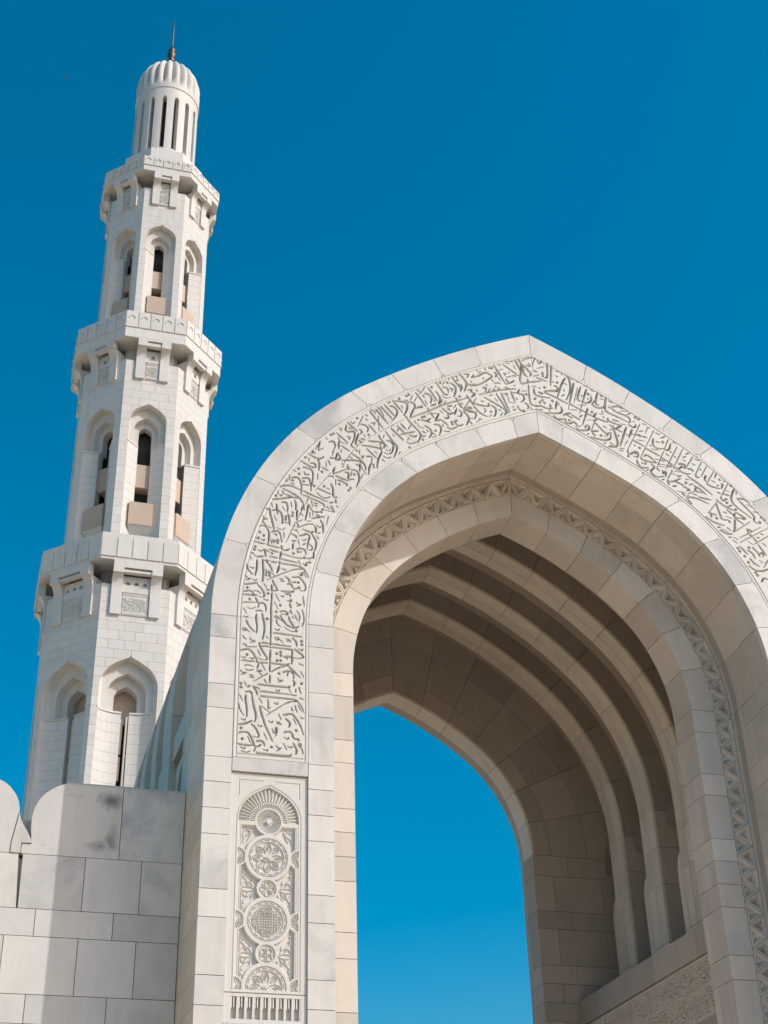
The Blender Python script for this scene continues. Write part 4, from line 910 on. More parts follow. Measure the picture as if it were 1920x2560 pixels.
for side in (-1, 1):
    b = MB()
    xa, xb = -0.470, 0.470
    b.box(xa, -0.405, 0.032, 0.11, 5.350, 5.672).box(0.405, xb, 0.032, 0.11, 5.350, 5.672)
    b.box(-0.4048, 0.4048, 0.033, 0.11, 5.350, 5.395).box(-0.4048, 0.4048, 0.033, 0.11, 5.636, 5.672)
    b.box(-0.4046, 0.4046, 0.10, 0.112, 5.396, 5.635)
    fr = b.build('baluster_panel', 'carved', fwall, fix=False)
    fr.location = (XC + side * 3.982, 0, 0)
    pit = 0.8 / 9
    for k in range(10):
        x = -0.4 + k * pit
        me_x = 0.013
        p = [(x - me_x, 5.397), (x + me_x, 5.397), (x + me_x, 5.50), (x + me_x + 0.012, 5.525), (x + me_x + 0.012, 5.634), (x - me_x, 5.634)]
        if k == 9: p = [(x - me_x, 5.397), (x + 0.004, 5.397), (x + 0.004, 5.634), (x - me_x, 5.634)]
        MB().prism(p, 0.036, 0.10).build('baluster', 'carved', fr)
        if k < 9:
            xm = x + pit * 0.52
            MB().prism([(xm - 0.007, 5.535), (xm + 0.007, 5.518), (xm + 0.007, 5.634), (xm - 0.007, 5.634)], 0.04, 0.10).build('baluster', 'carved', fr)

# ---------------- second arch with the band of triangles
inner = arch_solid(MB(), front, 0.075, ring2, -0.07, 1.38, 1.84).build('inner_arch', 'mortar', portal)
YR = 1.28
qj_r2 = [0.0] + [q_of_u(ring2, 0, u) for u in (2.502, 2.285, 1.955, 1.54, 1.062, 0.55)] + [2.0]
def tri_piece(P, apex_in):
    """recessed triangle; P three (x,z) corners, two on one rim and one on the other"""
    c = np.mean(P, 0)
    P = np.array(P)
    a = [c + (p - c) * 0.965 for p in P]; b = [c + (p - c) * 0.73 for p in P]; d = [c + (p - c) * 0.60 for p in P]
    base = (P[0] + P[1]) / 2; apex = P[2]
    deep = base + (apex - base) * 0.30
    v = [(p[0], YR, p[1]) for p in a] + [(p[0], YR, p[1]) for p in b] + [(p[0], YR + 0.014, p[1]) for p in d]
    v += [(deep[0], YR + 0.095, deep[1])] + [(p[0], YR + 0.054, p[1]) for p in a]
    f = [(i, (i + 1) % 3, (i + 1) % 3 + 3, i + 3) for i in range(3)] + [(i + 3, (i + 1) % 3 + 3, (i + 1) % 3 + 6, i + 6) for i in range(3)]
    f += [(i + 6, (i + 1) % 3 + 6, 9) for i in range(3)] + [(i, i + 10, (i + 1) % 3 + 10, (i + 1) % 3) for i in range(3)]
    # the little scallop at the foot
    e = (d[1] - d[0]); nrm = (apex - base) / np.linalg.norm(apex - base)
    m0 = (d[0] + d[1]) / 2
    n0 = len(v); r = np.linalg.norm(e) * 0.17
    eu = e / np.linalg.norm(e)
    ring = [m0 + eu * r * math.cos(t) + nrm * r * math.sin(t) * 1.2 for t in np.linspace(0, math.pi, 7)]
    v += [(p[0], YR + 0.004, p[1]) for p in ring] + [(p[0], YR + 0.045, p[1]) for p in ring]
    f += [tuple(n0 + i for i in range(7))] + [(n0 + i, n0 + 7 + i, n0 + 8 + i, n0 + 1 + i) for i in range(6)]
    return MB().add(v, f)
D_IN, D_OUT = 0.372, 0.638
band = None
for side in (-1, 1):
    for a, b in zip(qj_r2[:-1], qj_r2[1:]):
        ab('voussoir', inner, 'soffit', ring2, side, a, b, -0.366, 0.0, YR, 1.845)
        ab('fillet_stone', inner, 'soffit', ring2, side, a, b, -0.735, -0.644, YR - 0.004, 1.39)
    for i, (z1, z0) in enumerate(zip(COURSE[:-1], COURSE[1:])):
        za, zb = z0 + G - 0.03, z1 - G - 0.03
        if i == 0: zb = ZS - G
        if z0 < 3: za = max(za, 0)
        ys = [YR, 1.45, 1.70, 1.845] if i % 2 else [YR, 1.60, 1.845]
        if side < 0 or z1 < 4.5: ys = [YR, 1.845]
        for k, (ya, yb) in enumerate(zip(ys[:-1], ys[1:])):
            bx('jamb_stone', inner, 'soffit', RING2.W, RING2.W + 0.366, ya, yb - (G if k < len(ys) - 2 else 0), za, zb, side)
    bx('fillet_stone', inner, 'soffit', RING2.W + 0.644, RING2.W + 0.735, YR - 0.004, 1.39, 0, ZS - G, side)
    bx('fillet_stone', inner, 'soffit', RING2.W + D_IN, RING2.W + D_OUT, YR + 0.01, 1.39, 0, 4.79, side)
    # triangles: zigzag corners up the jamb then round the arch
    z = 10.275 - 0.3225 * 17
    outer_pts, inner_pts = [], []
    for k in range(18):
        outer_pts.append((RING2.W + D_OUT, z + k * 0.3225)); inner_pts.append((RING2.W + D_IN, z + k * 0.3225 + 0.161))
    inner_pts[-1] = (RING2.W + D_IN, ZS + 0.076)
    La = arclen(ring2, -0.505, 0, 2, 80)
    off = 0.3225 - (ZS - 10.275)
    N = int(round((La - off) / 0.3225)); stp = (La - off) / N
    qs = np.linspace(0, 2, 801); pts = np.array([ring2(-0.505, q) for q in qs])
    cum = np.concatenate([[0], np.cumsum(np.hypot(*np.diff(pts, axis=0).T))])
    for k in range(N + 1):
        s = off + k * stp
        outer_pts.append(ring2(-D_OUT, float(np.interp(min(s, La), cum, qs))))
        if k < N: inner_pts.append(ring2(-D_IN, float(np.interp(s + stp / 2, cum, qs))))
    inner_pts[17] = ring2(-D_IN, float(np.interp(max(off - 0.161, 0.0), cum, qs)))
    S = np.array([side, 1.0])
    for k in range(len(inner_pts)):
        o0, o1, i0 = (np.array(p) * S for p in (outer_pts[k], outer_pts[k + 1], inner_pts[k]))
        o0, o1, i0 = (p + np.array([XC, 0]) for p in (o0, o1, i0))
        tri_piece([o0, o1, i0], True).build('triangle', 'soffit', inner)
        if k + 1 < len(inner_pts):
            i1 = np.array(inner_pts[k + 1]) * S + np.array([XC, 0])
            tri_piece([i0, i1, o1], False).build('triangle', 'soffit', inner)
        else:
            ia = np.array(ring2(-D_IN, 2.0)) + np.array([XC, 0]); oa = np.array(ring2(-D_OUT, 2.0)) + np.array([XC, 0])
            tri_piece([i0, ia, oa], False).build('triangle', 'soffit', inner)

# ---------------- vault, ribs
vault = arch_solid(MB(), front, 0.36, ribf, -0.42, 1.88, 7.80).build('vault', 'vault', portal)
qj_rib = [0.0, 0.33, 0.66, 0.98, 1.24, 1.49, 1.74, 2.0]
for y0 in (3.91, 5.20, 6.49):
    y1, ym = y0 + 0.505, y0 + 0.262
    rib = bpy.data.objects.new('rib', None); COL.objects.link(rib); rib.parent = portal
    rib.matrix_parent_inverse = Matrix.Translation(-portal.location)
    def rb(mb, nm='rib_stone', mat='rib'):
        o = mb.build(nm, mat); o.parent = rib; return o
    LT = 0.05                                       # thickness of the rib course, lightened as lit; web above darkened as shade
    for side in (-1, 1):
        for a, b in zip(qj_rib[:-1], qj_rib[1:]):
            rb(arch_block(MB(), ribf, side, a, b, -LT, 0.0, y0, ym, G))
            rb(arch_block(MB(), ribf, side, a, b, -LT, 0.004, ym + 0.007, y1, G))
            rb(arch_block(MB(), ribf, side, a, b, -0.45, -LT - 0.001, y0 + 0.004, y1 - 0.004, G), 'shaded_web_stone', 'web')
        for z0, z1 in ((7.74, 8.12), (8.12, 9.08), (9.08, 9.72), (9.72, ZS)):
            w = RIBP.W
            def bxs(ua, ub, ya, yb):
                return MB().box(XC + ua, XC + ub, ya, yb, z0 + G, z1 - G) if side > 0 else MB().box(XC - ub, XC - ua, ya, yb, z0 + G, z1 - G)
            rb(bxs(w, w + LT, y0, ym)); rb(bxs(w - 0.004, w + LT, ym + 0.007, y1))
            rb(bxs(w + LT + 0.001, w + 0.45, y0 + 0.004, y1 - 0.004), 'shaded_web_stone', 'vault')
        # swelling foot pilaster behind the rib
        pf = [(y1, 7.74), (y1 + 0.16, 7.74), (y1 + 0.16, 8.95), (y1 + 0.155, 9.08), (y1 + 0.125, 9.20), (y1 + 0.07, 9.30), (y1, 9.36)]
        xs = (XC + side * (RIBP.W - 0.012), XC + side * (RIBP.W + 0.4))
        n = len(pf)
        v = [(xs[0], y, z) for y, z in pf] + [(xs[1], y, z) for y, z in pf]
        rb(MB().add(v, [tuple(range(n)), tuple(range(2 * n - 1, n - 1, -1))] + [(i, i + n, (i + 1) % n + n, (i + 1) % n) for i in range(n)]))
    # pierced grille on the web beside the next rib
def grille(y0, parent):
    for side in (-1, 1):
        g = MB()
        x0 = XC + side * 4.11
        for k in range(8):
            zb = 10.06 + k * 0.052
            g.box(x0 - 0.09, x0 + 0.09, y0 - 0.03, y0 - 0.002, zb, zb + 0.022)
        for k in range(5):
            xx = x0 - 0.09 + k * 0.042
            g.box(xx, xx + 0.010, y0 - 0.026, y0 - 0.003, 10.06, 10.45)
        o = g.build('grille', 'vault'); o.parent = parent; o.matrix_parent_inverse = Matrix.Translation(-portal.location) if parent is portal else Matrix.Identity(4)
for y in (5.20, 6.49, 7.776): grille(y, portal)

# ---------------- inner side walls with ledge, fascia and inscription
for side in (-1, 1):
    sw = bx('ledge_wall', portal, 'mortar', 3.40, 4.21, 1.845, 7.82, 0.0, 7.70, side)
    ys = [1.85, 3.3, 4.75, 6.2, 7.772]
    for ya, yb in zip(ys[:-1], ys[1:]):
        bx('ledge_stone', sw, 'vault', 3.2, 4.2, ya, yb - 0.002, 7.325, 7.738, side)
    bx('ledge_stone', sw, 'vault', 3.2, 3.41, 1.85, 7.772, 0.0, 6.445, side)
    if side < 0: bx('ledge_stone', sw, 'vault', 3.2, 3.41, 1.85, 7.772, 6.45, 7.318, side)
    if side > 0:
        # unroll the arch text into rows
        qg = np.linspace(0, 2, 401)
        Ao = np.array([OUTER.pt(q) for q in qg]); Bi = np.array([INNER.pt(q) for q in qg])
        mid = Ao + (Bi - Ao) * 0.5
        cum = np.concatenate([[0], np.cumsum(np.hypot(*np.diff(mid, axis=0).T))])
        SMAX = cum[-1] + ZS - 8.45
        def unroll(u, z):
            a = abs(u)
            if z < ZS: s, t = z - 8.45, OUTER.W - a
            else:
                dv = Bi - Ao
                f = ((a - Ao[:, 0]) * dv[:, 0] + (z - Ao[:, 1]) * dv[:, 1]) / (dv ** 2).sum(1)
                e = np.hypot(Ao[:, 0] + f * dv[:, 0] - a, Ao[:, 1] + f * dv[:, 1] - z)
                i = int(np.argmin(e)); s, t = cum[i] + ZS - 8.45, f[i] * TF
            return (s if u > 0 else 2 * SMAX - s), t
        K = 0.43
        rw = Raster(1.85, 7.75, 6.4, 7.32, 0.0025)
        un = [(w, [unroll(*p) for p in pp]) for w, pp in strokes]
        for w, pp in un:
            for sh, zb in ((-4.2, 6.900), (-2.4, 6.505)):
                q = [(1.95 + (s + sh) * K, zb + (1.23 - t) * K) for s, t in pp]
                if q[0][0] > 1.8 and q[0][0] < 7.7: rw.stroke(q, w * K * 1.35, 0.10)
        gy = np.linspace(1.852, 7.768, 1180); gz = np.linspace(6.45, 7.318, 175)
        GY, GZ = np.meshgrid(gy, gz)
        DD = rw.sample(GY, GZ)
        DD = np.maximum(DD, 0.012 * line(GZ - 6.888, 0.004))
        DD = np.where(GZ > 7.300, 0.02, DD)
        ins = grid_mesh('inscription_slab', XC + 3.222 + DD, GY, GZ, 'soffit', sw, ('x', XC + 3.36), flip=False)

# ---------------- back wall with its arch
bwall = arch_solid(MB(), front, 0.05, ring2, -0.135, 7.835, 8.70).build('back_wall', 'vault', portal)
qj_b = [0.0] + [q_of_u(ring2, 0, u) for u in (2.507, 2.302, 1.98, 1.557, 1.062, 0.563)] + [2.0]
for side in (-1, 1):
    for k, (a, b) in enumerate(zip(qj_b[:-1], qj_b[1:])):
        ab('voussoir', bwall, 'rib', ring2, side, a, b, -0.05, 0.0, 7.776, 8.22)
        ab('wall_stone', bwall, 'vault', ring2, side, a, b, -0.36, -0.054, 7.776, 7.84)
        ab('wall_stone', bwall, 'vault', ring2, side, a, b, -1.10, -0.366, 7.776, 7.84)
        ab('wall_stone', bwall, 'vault', ring2, side, a, b, -1.75, -1.106, 7.776, 7.84)
    for i, (z1, z0) in enumerate(zip(COURSE[:-1], COURSE[1:])):
        if z1 < 4.5: break
        za, zb = z0 + G - 0.06, z1 - G - 0.06
        if i == 0: zb = ZS - G
        us = [RING2.W, 3.25, 4.22] if i % 2 == 0 else [RING2.W, 2.96, 3.9, 4.22]
        bx('jamb_stone', bwall, 'vault', RING2.W, RING2.W + 0.3, 7.85, 8.22, za, zb, side)
        for ua, ub in zip(us[:-1], us[1:]):
            bx('wall_stone', bwall, 'vault', ua, ub - 2 * G, 7.776, 7.84, za, zb, side)
    bx('wall_stone', bwall, 'vault', RING2.W, 4.22, 7.776, 8.22, 0, 4.4, side)

# ---------------- outside: buttress ribs with tie beams
for y0, y1 in ((3.17, 3.98), (4.65, 5.24), (6.06, 6.67), (7.44, 8.2)):
    but = bpy.data.objects.new('buttress', None); COL.objects.link(but); but.parent = portal
    but.matrix_parent_inverse = Matrix.Translation(-portal.location)
    for side in (-1, 1):
        for a, b in zip(qj_out[:-1], qj_out[1:]):
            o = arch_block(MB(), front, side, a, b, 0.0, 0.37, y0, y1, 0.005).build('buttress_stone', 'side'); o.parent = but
        zl = [10.36, 9.72, 9.07, 8.43, 7.785, 7.14, 5.0, 2.5, 0]
        for zb, za in zip(zl[:-1], zl[1:]):
            x0, x1 = (XC + W0 - 0.37, XC + W0) if side > 0 else (XC - W0, XC - W0 + 0.37)
            o = MB().box(x0, x1, y0, y1, za + 0.005, zb - 0.005).build('buttress_stone', 'side', fix=False); o.parent = but
for y0, y1 in ((1.885, 3.165), (3.985, 4.645), (5.245, 6.055), (6.675, 7.435)):
    for side in (-1, 1):
        bx('tie_beam', portal, 'side', W0 - 0.37, W0 - 0.05, y0, y1, 9.62, 9.98, side)
        x0, x1 = W0 - 0.30, W0 - 0.10
        if side < 0: x0, x1 = -x1, -x0
        w = y1 - y0; c = (y0 + y1) / 2; hw = w * 0.34
        pl = [(y0, 6.0), (c - hw, 6.0)] + [(c - hw * math.cos(t), 8.95 + 0.45 * math.sin(t) * (1 if True else 0)) for t in np.linspace(0, math.pi, 9)] + [(c + hw, 6.0), (y1, 6.0), (y1, 9.50), (y0, 9.50)]
        n = len(pl)
        v = [(XC + x0, y, z) for y, z in pl] + [(XC + x1, y, z) for y, z in pl]
        MB().add(v, [tuple(range(n)), tuple(range(2 * n - 1, n - 1, -1))] + [(i, i + n, (i + 1) % n + n, (i + 1) % n) for i in range(n)]).build('niche_wall', 'side', portal)

# ================================================================== PARAPET WALL
YW = 1.35
wall = empty('parapet_wall', (-0.6, 1.7, 0), 'marble parapet wall with round-shouldered merlons beside the portal', 'wall')
core = MB().box(-12.0, 2.544, YW + 0.08, YW + 0.45, 0, 7.50).build('wall_core', 'mortar', wall, fix=False)
# inner upstand seen through the gap between the merlons
MB().box(-12.0, 2.54, YW + 0.46, YW + 0.66, 0, 8.12).build('upstand', 'soffit', wall, fix=False)
def wst(poly, name='wall_stone', mat='marble', y0=YW, y1=YW + 0.085):
    return MB().prism(poly, y0 + jr.uniform(0, 0.005), y1).build(name, mat, core)
def rect(x0, x1, z0, z1, g=G): return [(x0 + g, z0 + g), (x1 - g, z0 + g), (x1 - g, z1 - g), (x0 + g, z1 - g)]
XL = -12.0
# course under the merlons with the narrow wedge-shaped drain slot
wst([(0.623, 6.877), (1.36, 6.877), (1.36, 7.531), (0.616, 7.531)])
wst([(-0.2, 6.877), (0.601, 6.877), (0.562, 7.531), (-0.2, 7.531)])
wst(rect(1.364, 2.047, 6.873, 7.535)); wst(rect(2.047, 2.547, 6.873, 7.535)); wst(rect(-1.2, -0.2, 6.873, 7.535)); wst(rect(XL, -1.2, 6.873, 7.535))
for x0, x1 in ((XL, -1.4), (-1.4, -0.1), (-0.1, 0.834), (0.834, 1.752), (1.752, 2.547)): wst(rect(x0, x1, 6.548, 6.873))
for x0, x1 in ((XL, -1.3), (-1.3, -0.3), (-0.3, 0.50), (0.50, 1.358), (1.358, 2.043), (2.043, 2.547)): wst(rect(x0, x1, 5.882, 6.548))
for x0, x1 in ((XL, -1.4), (-1.4, -0.1), (-0.1, 0.82), (0.82, 1.746), (1.746, 2.547)): wst(rect(x0, x1, 5.555, 5.882))
zl = [5.555, 4.90, 4.57, 3.92, 3.59, 2.94, 2.61, 1.96, 1.63, 0.98, 0.65, 0.0]
for i, (z1, z0) in enumerate(zip(zl[:-1], zl[1:])):
    xs = [XL, -1.3, -0.3, 0.5, 1.36, 2.04, 2.547] if i % 2 == 0 else [XL, -1.4, -0.1, 0.83, 1.75, 2.547]
    for x0, x1 in zip(xs[:-1], xs[1:]): wst(rect(x0, x1, z0, z1))
# merlons
def curve(pts, n=6):
    out = []
    for i in range(len(pts) - 1):
        p0 = pts[max(i - 1, 0)]; a, b = pts[i], pts[i + 1]; p3 = pts[min(i + 2, len(pts) - 1)]
        for k in range(n):
            t = k / n
            out.append(tuple(0.5 * (2 * a[j] + (b[j] - p0[j]) * t + (2 * p0[j] - 5 * a[j] + 4 * b[j] - p3[j]) * t * t + (3 * a[j] - p0[j] - 3 * b[j] + p3[j]) * t ** 3) for j in (0, 1)))
    out.append(pts[-1])
    return out
YM = YW + 0.30
rshoulder = curve([(0.702, 7.66), (0.684, 7.80), (0.674, 7.92), (0.678, 8.03), (0.705, 8.15), (0.762, 8.265), (0.85, 8.355), (0.95, 8.425), (1.04, 8.463)])
wst([(0.588, 7.539), (0.588, 7.658)] + rshoulder + [(1.758, 8.463), (1.758, 7.539)], 'merlon', 'stained', YW, YM)
wst([(1.766, 7.539), (1.766, 8.463), (2.543, 8.463), (2.543, 7.539)], 'merlon', 'marble', YW, YM)
lsh = curve([(0.02, 8.47), (0.13, 8.468), (0.237, 8.449), (0.325, 8.405), (0.393, 8.345), (0.455, 8.265), (0.492, 8.19), (0.512, 8.10), (0.516, 8.046)])
fl = curve([(0.516, 8.046), (0.545, 7.96), (0.59, 7.878), (0.64, 7.803), (0.672, 7.745), (0.700, 7.69)])
body = [(-0.36, 7.539), (-0.36, 8.0), (-0.34, 8.15), (-0.25, 8.32), (-0.12, 8.43), (-0.02, 8.468)] + lsh + [(0.50, 7.96), (0.46, 7.70), (0.46, 7.539)]
wst(body, 'merlon', 'marble', YW, YM)
wst([(0.464, 7.539), (0.464, 7.672), (0.470, 7.70), (0.508, 7.96)] + fl + [(0.700, 7.672), (0.580, 7.665), (0.580, 7.539)], 'merlon_foot', 'marble', YW - 0.012, YM)
for x in (-1.55, -2.75, -3.95, -5.15, -6.35):
    sh = [(0.516 + x, 7.539), (0.516 + x, 8.046), (0.492 + x, 8.19), (0.393 + x, 8.345), (0.237 + x, 8.449), (x, 8.47), (-0.2 + x, 8.40), (-0.33 + x, 8.2), (-0.36 + x, 8.0), (-0.36 + x, 7.539)]
    wst(sh[::-1], 'merlon', 'marble', YW, YM)
MB().box(1.06, 2.543, YW + 0.05, YM + 0.12, 8.464, 8.505).build('coping', 'soffit', core, fix=False)

# ================================================================== MINARET
AX, AY = 3.35, 20.0
T225 = math.tan(math.pi / 8)
mina = empty('minaret', (AX, AY, 0), 'slender white octagonal minaret with three balconies, fluted dome and bronze finial', 'minaret')
rnd = random.Random(5)

def face_mat(k): return Matrix.Translation((AX, AY, 0)) @ Matrix.Rotation(k * math.pi / 4, 4, 'Z')
VIS = (0, 7, 1, 6, 2)                     # faces turned to the square, front first
def place(name, me, k, parent):
    o = bpy.data.objects.new(name, me); COL.objects.link(o); o.parent = parent
    o.matrix_local = face_mat(k) if parent.type != 'EMPTY' else Matrix.Identity(4)
    if parent.type == 'EMPTY':
        o.matrix_parent_inverse = Matrix.Translation(-parent.location); o.matrix_local = face_mat(k)
    return o
def me_of(mb, name, mat, smooth=False):
    me = bpy.data.meshes.new(name); me.from_pydata(mb.v, [], mb.f); me.materials.append(M[mat]); fixnorm(me)
    if smooth: me.polygons.foreach_set('use_smooth', [True] * len(me.polygons))
    return me
def octa(r, z0, z1, mb=None, rin=None):
    mb = mb or MB()
    def ring(rr, z): return [(AX + rr / math.cos(math.pi / 8) * math.sin(math.pi / 8 + k * math.pi / 4), AY - rr / math.cos(math.pi / 8) * math.cos(math.pi / 8 + k * math.pi / 4), z) for k in range(8)]
    if rin is None:
        return mb.add(ring(r, z0) + ring(r, z1), [tuple(range(8)), tuple(range(15, 7, -1))] + [(k, k + 8, (k + 1) % 8 + 8, (k + 1) % 8) for k in range(8)])
    v = ring(r, z0) + ring(r, z1) + ring(rin, z1) + ring(rin, z0)
    return mb.add(v, [(a * 8 + k, a * 8 + (k + 1) % 8, ((a + 1) % 4) * 8 + (k + 1) % 8, ((a + 1) % 4) * 8 + k) for a in range(4) for k in range(8)])

def pointed(hw, zsp, zap, n=9):
    """half-outline of a pointed arch from (hw,zsp) to (0,zap), the same shape as the portal's"""
    h = zap - zsp
    out = []
    for i in range(n + 1):
        u, z = OUTER.pt(2.0 * i / n)
        out.append((hw * u / OUTER.W if i < n else 0.0, zsp + h * (z - ZS) / (15.903 - ZS) if i < n else zap))
    return out
def niche_w(z, hw, zb, zsp, zap):
    """half width of the niche opening at height z"""
    if z < zb or z > zap: return 0.0
    if z < zsp: return hw
    pts = pointed(hw, zsp, zap, 16)
    return float(np.interp(z, [p[1] for p in pts], [p[0] for p in pts]))

part_stones = 0
def shaft(r, zb, zt, nich, tier, course=0.272, ztop=None, deep=0.62):
    """nich: hw, bottom, spring, apex of the outer niche"""
    global part_stones
    a = r * T225
    hw, nb, nsp, nap = nich
    # core: eight wall panels around the niche, each a polygon with the niche cut out
    shf = octa(r - deep, zb, ztop or zt).build('shaft', 'tower', mina)
    half = [(hw, nb)] + pointed(hw, nsp, nap, 12)
    aa = (r - 0.03) * T225
    mb = MB()
    R_ = [(0.0, nap), (0.0, zt), (aa, zt), (aa, nb)]
    right = [(p[0], p[1]) for p in half] + [(0, zt), (aa, zt), (aa, nb)]
    left = [(-x, z) for x, z in right][::-1]
    mb.prism(right, -(r - 0.03), -(r - 0.42)); mb.prism(left, -(r - 0.03), -(r - 0.42))
    if hw < aa:
        mb.prism([(hw, nb - 0.002), (aa, nb - 0.002), (aa, zb), (hw, zb)], -(r - 0.03), -(r - 0.42))
        mb.prism([(-hw, nb - 0.002), (-hw, zb), (-aa, zb), (-aa, nb - 0.002)], -(r - 0.03), -(r - 0.42))
    me = me_of(mb, 'wall_panel', 'tower')
    for k in range(8): place('wall_panel', me, k, shf)
    # ashlar facing
    rows = int((zt - zb) / course)
    stones = []
    for i in range(rows):
        z0, z1 = zt - (i + 1) * course, zt - i * course
        off = 0.0 if i % 2 else 0.25
        xs = [-a]; x = -a + (0.5 if i % 2 else 0.27) * rnd.uniform(0.85, 1.15)
        while x < a - 0.22: xs.append(x); x += 0.5 * rnd.uniform(0.85, 1.18)
        xs.append(a)
        zm = [z0 + 0.003 + (z1 - z0 - 0.006) * j / 5 for j in range(6)]
        for xa, xb in zip(xs[:-1], xs[1:]):
            ga, gb = (0.003 if xa > -a else 0.0), (0.003 if xb < a else 0.0)
            xa, xb = xa + ga, xb - gb
            ws = [niche_w(z, hw + 0.003, nb if nb > zb else zb - 1, nsp, nap + 0.003) for z in zm]
            if max(ws) <= 0:
                stones.append([(xa, zm[0]), (xb, zm[0]), (xb, zm[-1]), (xa, zm[-1])]); continue
            for s in (-1, 1):
                lo, hi = (xa, xb) if s > 0 else (-xb, -xa)
                lo = max(lo, 0.0)
                if hi <= 0: continue
                e = [(max(lo, w), z) for z, w in zip(zm, ws)]
                if min(p[0] for p in e) > hi - 0.02: continue
                e = [(min(p[0], hi - 0.001), p[1]) for p in e]
                poly = e + [(hi, zm[-1]), (hi, zm[0])]
                stones.append([(s * p[0], p[1]) for p in poly])
    rest = {k: MB() for k in range(8)}
    for poly in stones:
        zc = sum(p[1] for p in poly) / len(poly)
        if zc < zb: continue
        mb = MB().prism(poly, -r, -(r - 0.034))
        faces = (0, 7, 1) if tier == 1 and zc > 14.2 else ((0,) if tier == 2 else ())
        me = None
        for k in range(8):
            if k in faces and part_stones < 300:
                me = me or me_of(mb, 'facing_stone', 'tower')
                place('facing_stone', me, k, shf); part_stones += 1
            else: rest[k].add(mb.v, mb.f)
    for k in range(8):
        if rest[k].v:
            o = place('facing_stones', me_of(rest[k], 'facing_stones', 'tower'), k, shf); o['kind'] = 'stuff'
    return shf

def nested_arches(shf, r, orders, zb, k_list=range(8)):
    """stepped reveals; orders: (hw, spring, apex, depth_front, depth_back)"""
    mes = []
    for i in range(1, len(orders)):
        hw, zsp, zap, df, db = orders[i]
        ohw = orders[i - 1][0] + 0.02 if i else hw + 0.16
        oap = orders[i - 1][2] + 0.03 if i else zap + 0.2
        osp = orders[i - 1][1] if i else zsp
        inn = [(hw, zb)] + pointed(hw, zsp, zap, 10); out = [(ohw, zb)] + pointed(ohw, osp, oap, 10)
        mb = MB()
        right = inn + out[::-1]
        mb.prism(right, -(r - df), -(r - db)); mb.prism([(-x, z) for x, z in right][::-1], -(r - df), -(r - db))
        mes.append(me_of(mb, 'arch_order', 'tower'))
    for k in k_list:
        for me in mes: place('arch_order', me, k, shf)

def splay(shf, hw, ih, r, dep, zb, zt, curved=False, course=0.272):
    """splayed jambs under the niche, from the face at hw to the slit at ih, laid in courses"""
    n = 8 if curved else 1
    pr = []
    for i in range(n + 1):
        t = i / n
        x = hw + (ih - hw) * ((1 - math.cos(t * math.pi / 2)) if curved else t)
        d = dep * (math.sin(t * math.pi / 2) if curved else t)
        pr.append((x, d))
    def ext(s, f0, f1, za, zb_):
        v, f = [], []
        for x, d in pr: v += [(s * x, -(r + f0 - d), za), (s * x, -(r + f0 - d), zb_), (s * x, -(r - dep - 0.22), zb_), (s * x, -(r - dep - 0.22), za)]
        for i in range(n):
            for q in range(4): f.append((4 * i + q, 4 * i + (q + 1) % 4, 4 * i + 4 + (q + 1) % 4, 4 * i + 4 + q))
        f += [(0, 1, 2, 3), tuple(4 * n + q for q in (3, 2, 1, 0))]
        return MB().add(v, f)
    for s in (-1, 1):
        mb = MB(); z = zt
        while z > max(zb, zt - 7.0):
            b = ext(s, -0.01, 0, max(z - course + 0.006, zb), z); mb.add(b.v, b.f); z -= course
        b = ext(s, -0.03, 0, zb, zt - 0.01); mb.add(b.v, b.f)
        me = me_of(mb, 'splay_stones', 'tower')
        me2 = me_of(ext(s, 0.016, 0, zt + 0.002, zt + 0.05), 'sill', 'tower')
        for k in range(8):
            o = place('splay_stones', me, k, shf); o['kind'] = 'stuff'
            place('sill', me2, k, shf)

def tanbox(shf, hw, z0, z1, yf, yb, bracket=None):
    mb = MB().box(-hw, hw, -yf, -yb, z0, z1)
    me = me_of(mb, 'window_box', 'tan')
    for k in range(8): place('window_box', me, k, shf)
    if bracket:
        hb, zb = bracket
        v = [(-hw, -yf + 0.01, z0), (hw, -yf + 0.01, z0), (hw, -yb, z0), (-hw, -yb, z0), (-hb, -yb - 0.06, zb), (hb, -yb - 0.06, zb), (hb, -yb + .02, zb), (-hb, -yb + .02, zb)]
        me2 = me_of(MB().add(v, [(0, 1, 2, 3), (4, 7, 6, 5), (0, 4, 5, 1), (1, 5, 6, 2), (2, 6, 7, 3), (3, 7, 4, 0)]), 'box_bracket', 'tower')
        for k in range(8): place('box_bracket', me2, k, shf)

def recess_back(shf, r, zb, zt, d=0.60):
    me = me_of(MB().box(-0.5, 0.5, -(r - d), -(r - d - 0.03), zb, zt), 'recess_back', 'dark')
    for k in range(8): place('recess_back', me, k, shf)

# --- tier 1
s1 = shaft(2.194, 0.0, 20.66, (0.745, -1.0, 17.72, 18.56), 1, ztop=21.3, deep=0.98)
nested_arches(s1, 2.194, [(0.745, 17.72, 18.56, 0.03, 0.16), (0.50, 17.65, 18.22, 0.27, 0.54), (0.305, 17.59, 17.94, 0.50, 0.80)], 17.15)
splay(s1, 0.745, 0.10, 2.194, 0.34, 0.0, 17.10, True)
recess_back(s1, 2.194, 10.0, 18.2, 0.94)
me = me_of(MB().box(-0.40, 0.40, -1.36, -1.28, 17.0, 18.1), 'window_panel', 'tan')
for k in range(8): place('window_panel', me, k, s1)
for za, zb in ((16.05, 17.0), (15.35, 15.98), (13.0, 14.2)):
    me = me_of(MB().box(-0.098, -0.03, -1.72, -1.5, za, zb), 'slit_panel', 'tan')
    for k in range(8): place('slit_panel', me, k, s1)
me = me_of(MB().box(0.035, 0.075, -1.82, -1.55, 10.0, 17.05), 'slit_post', 'tower')
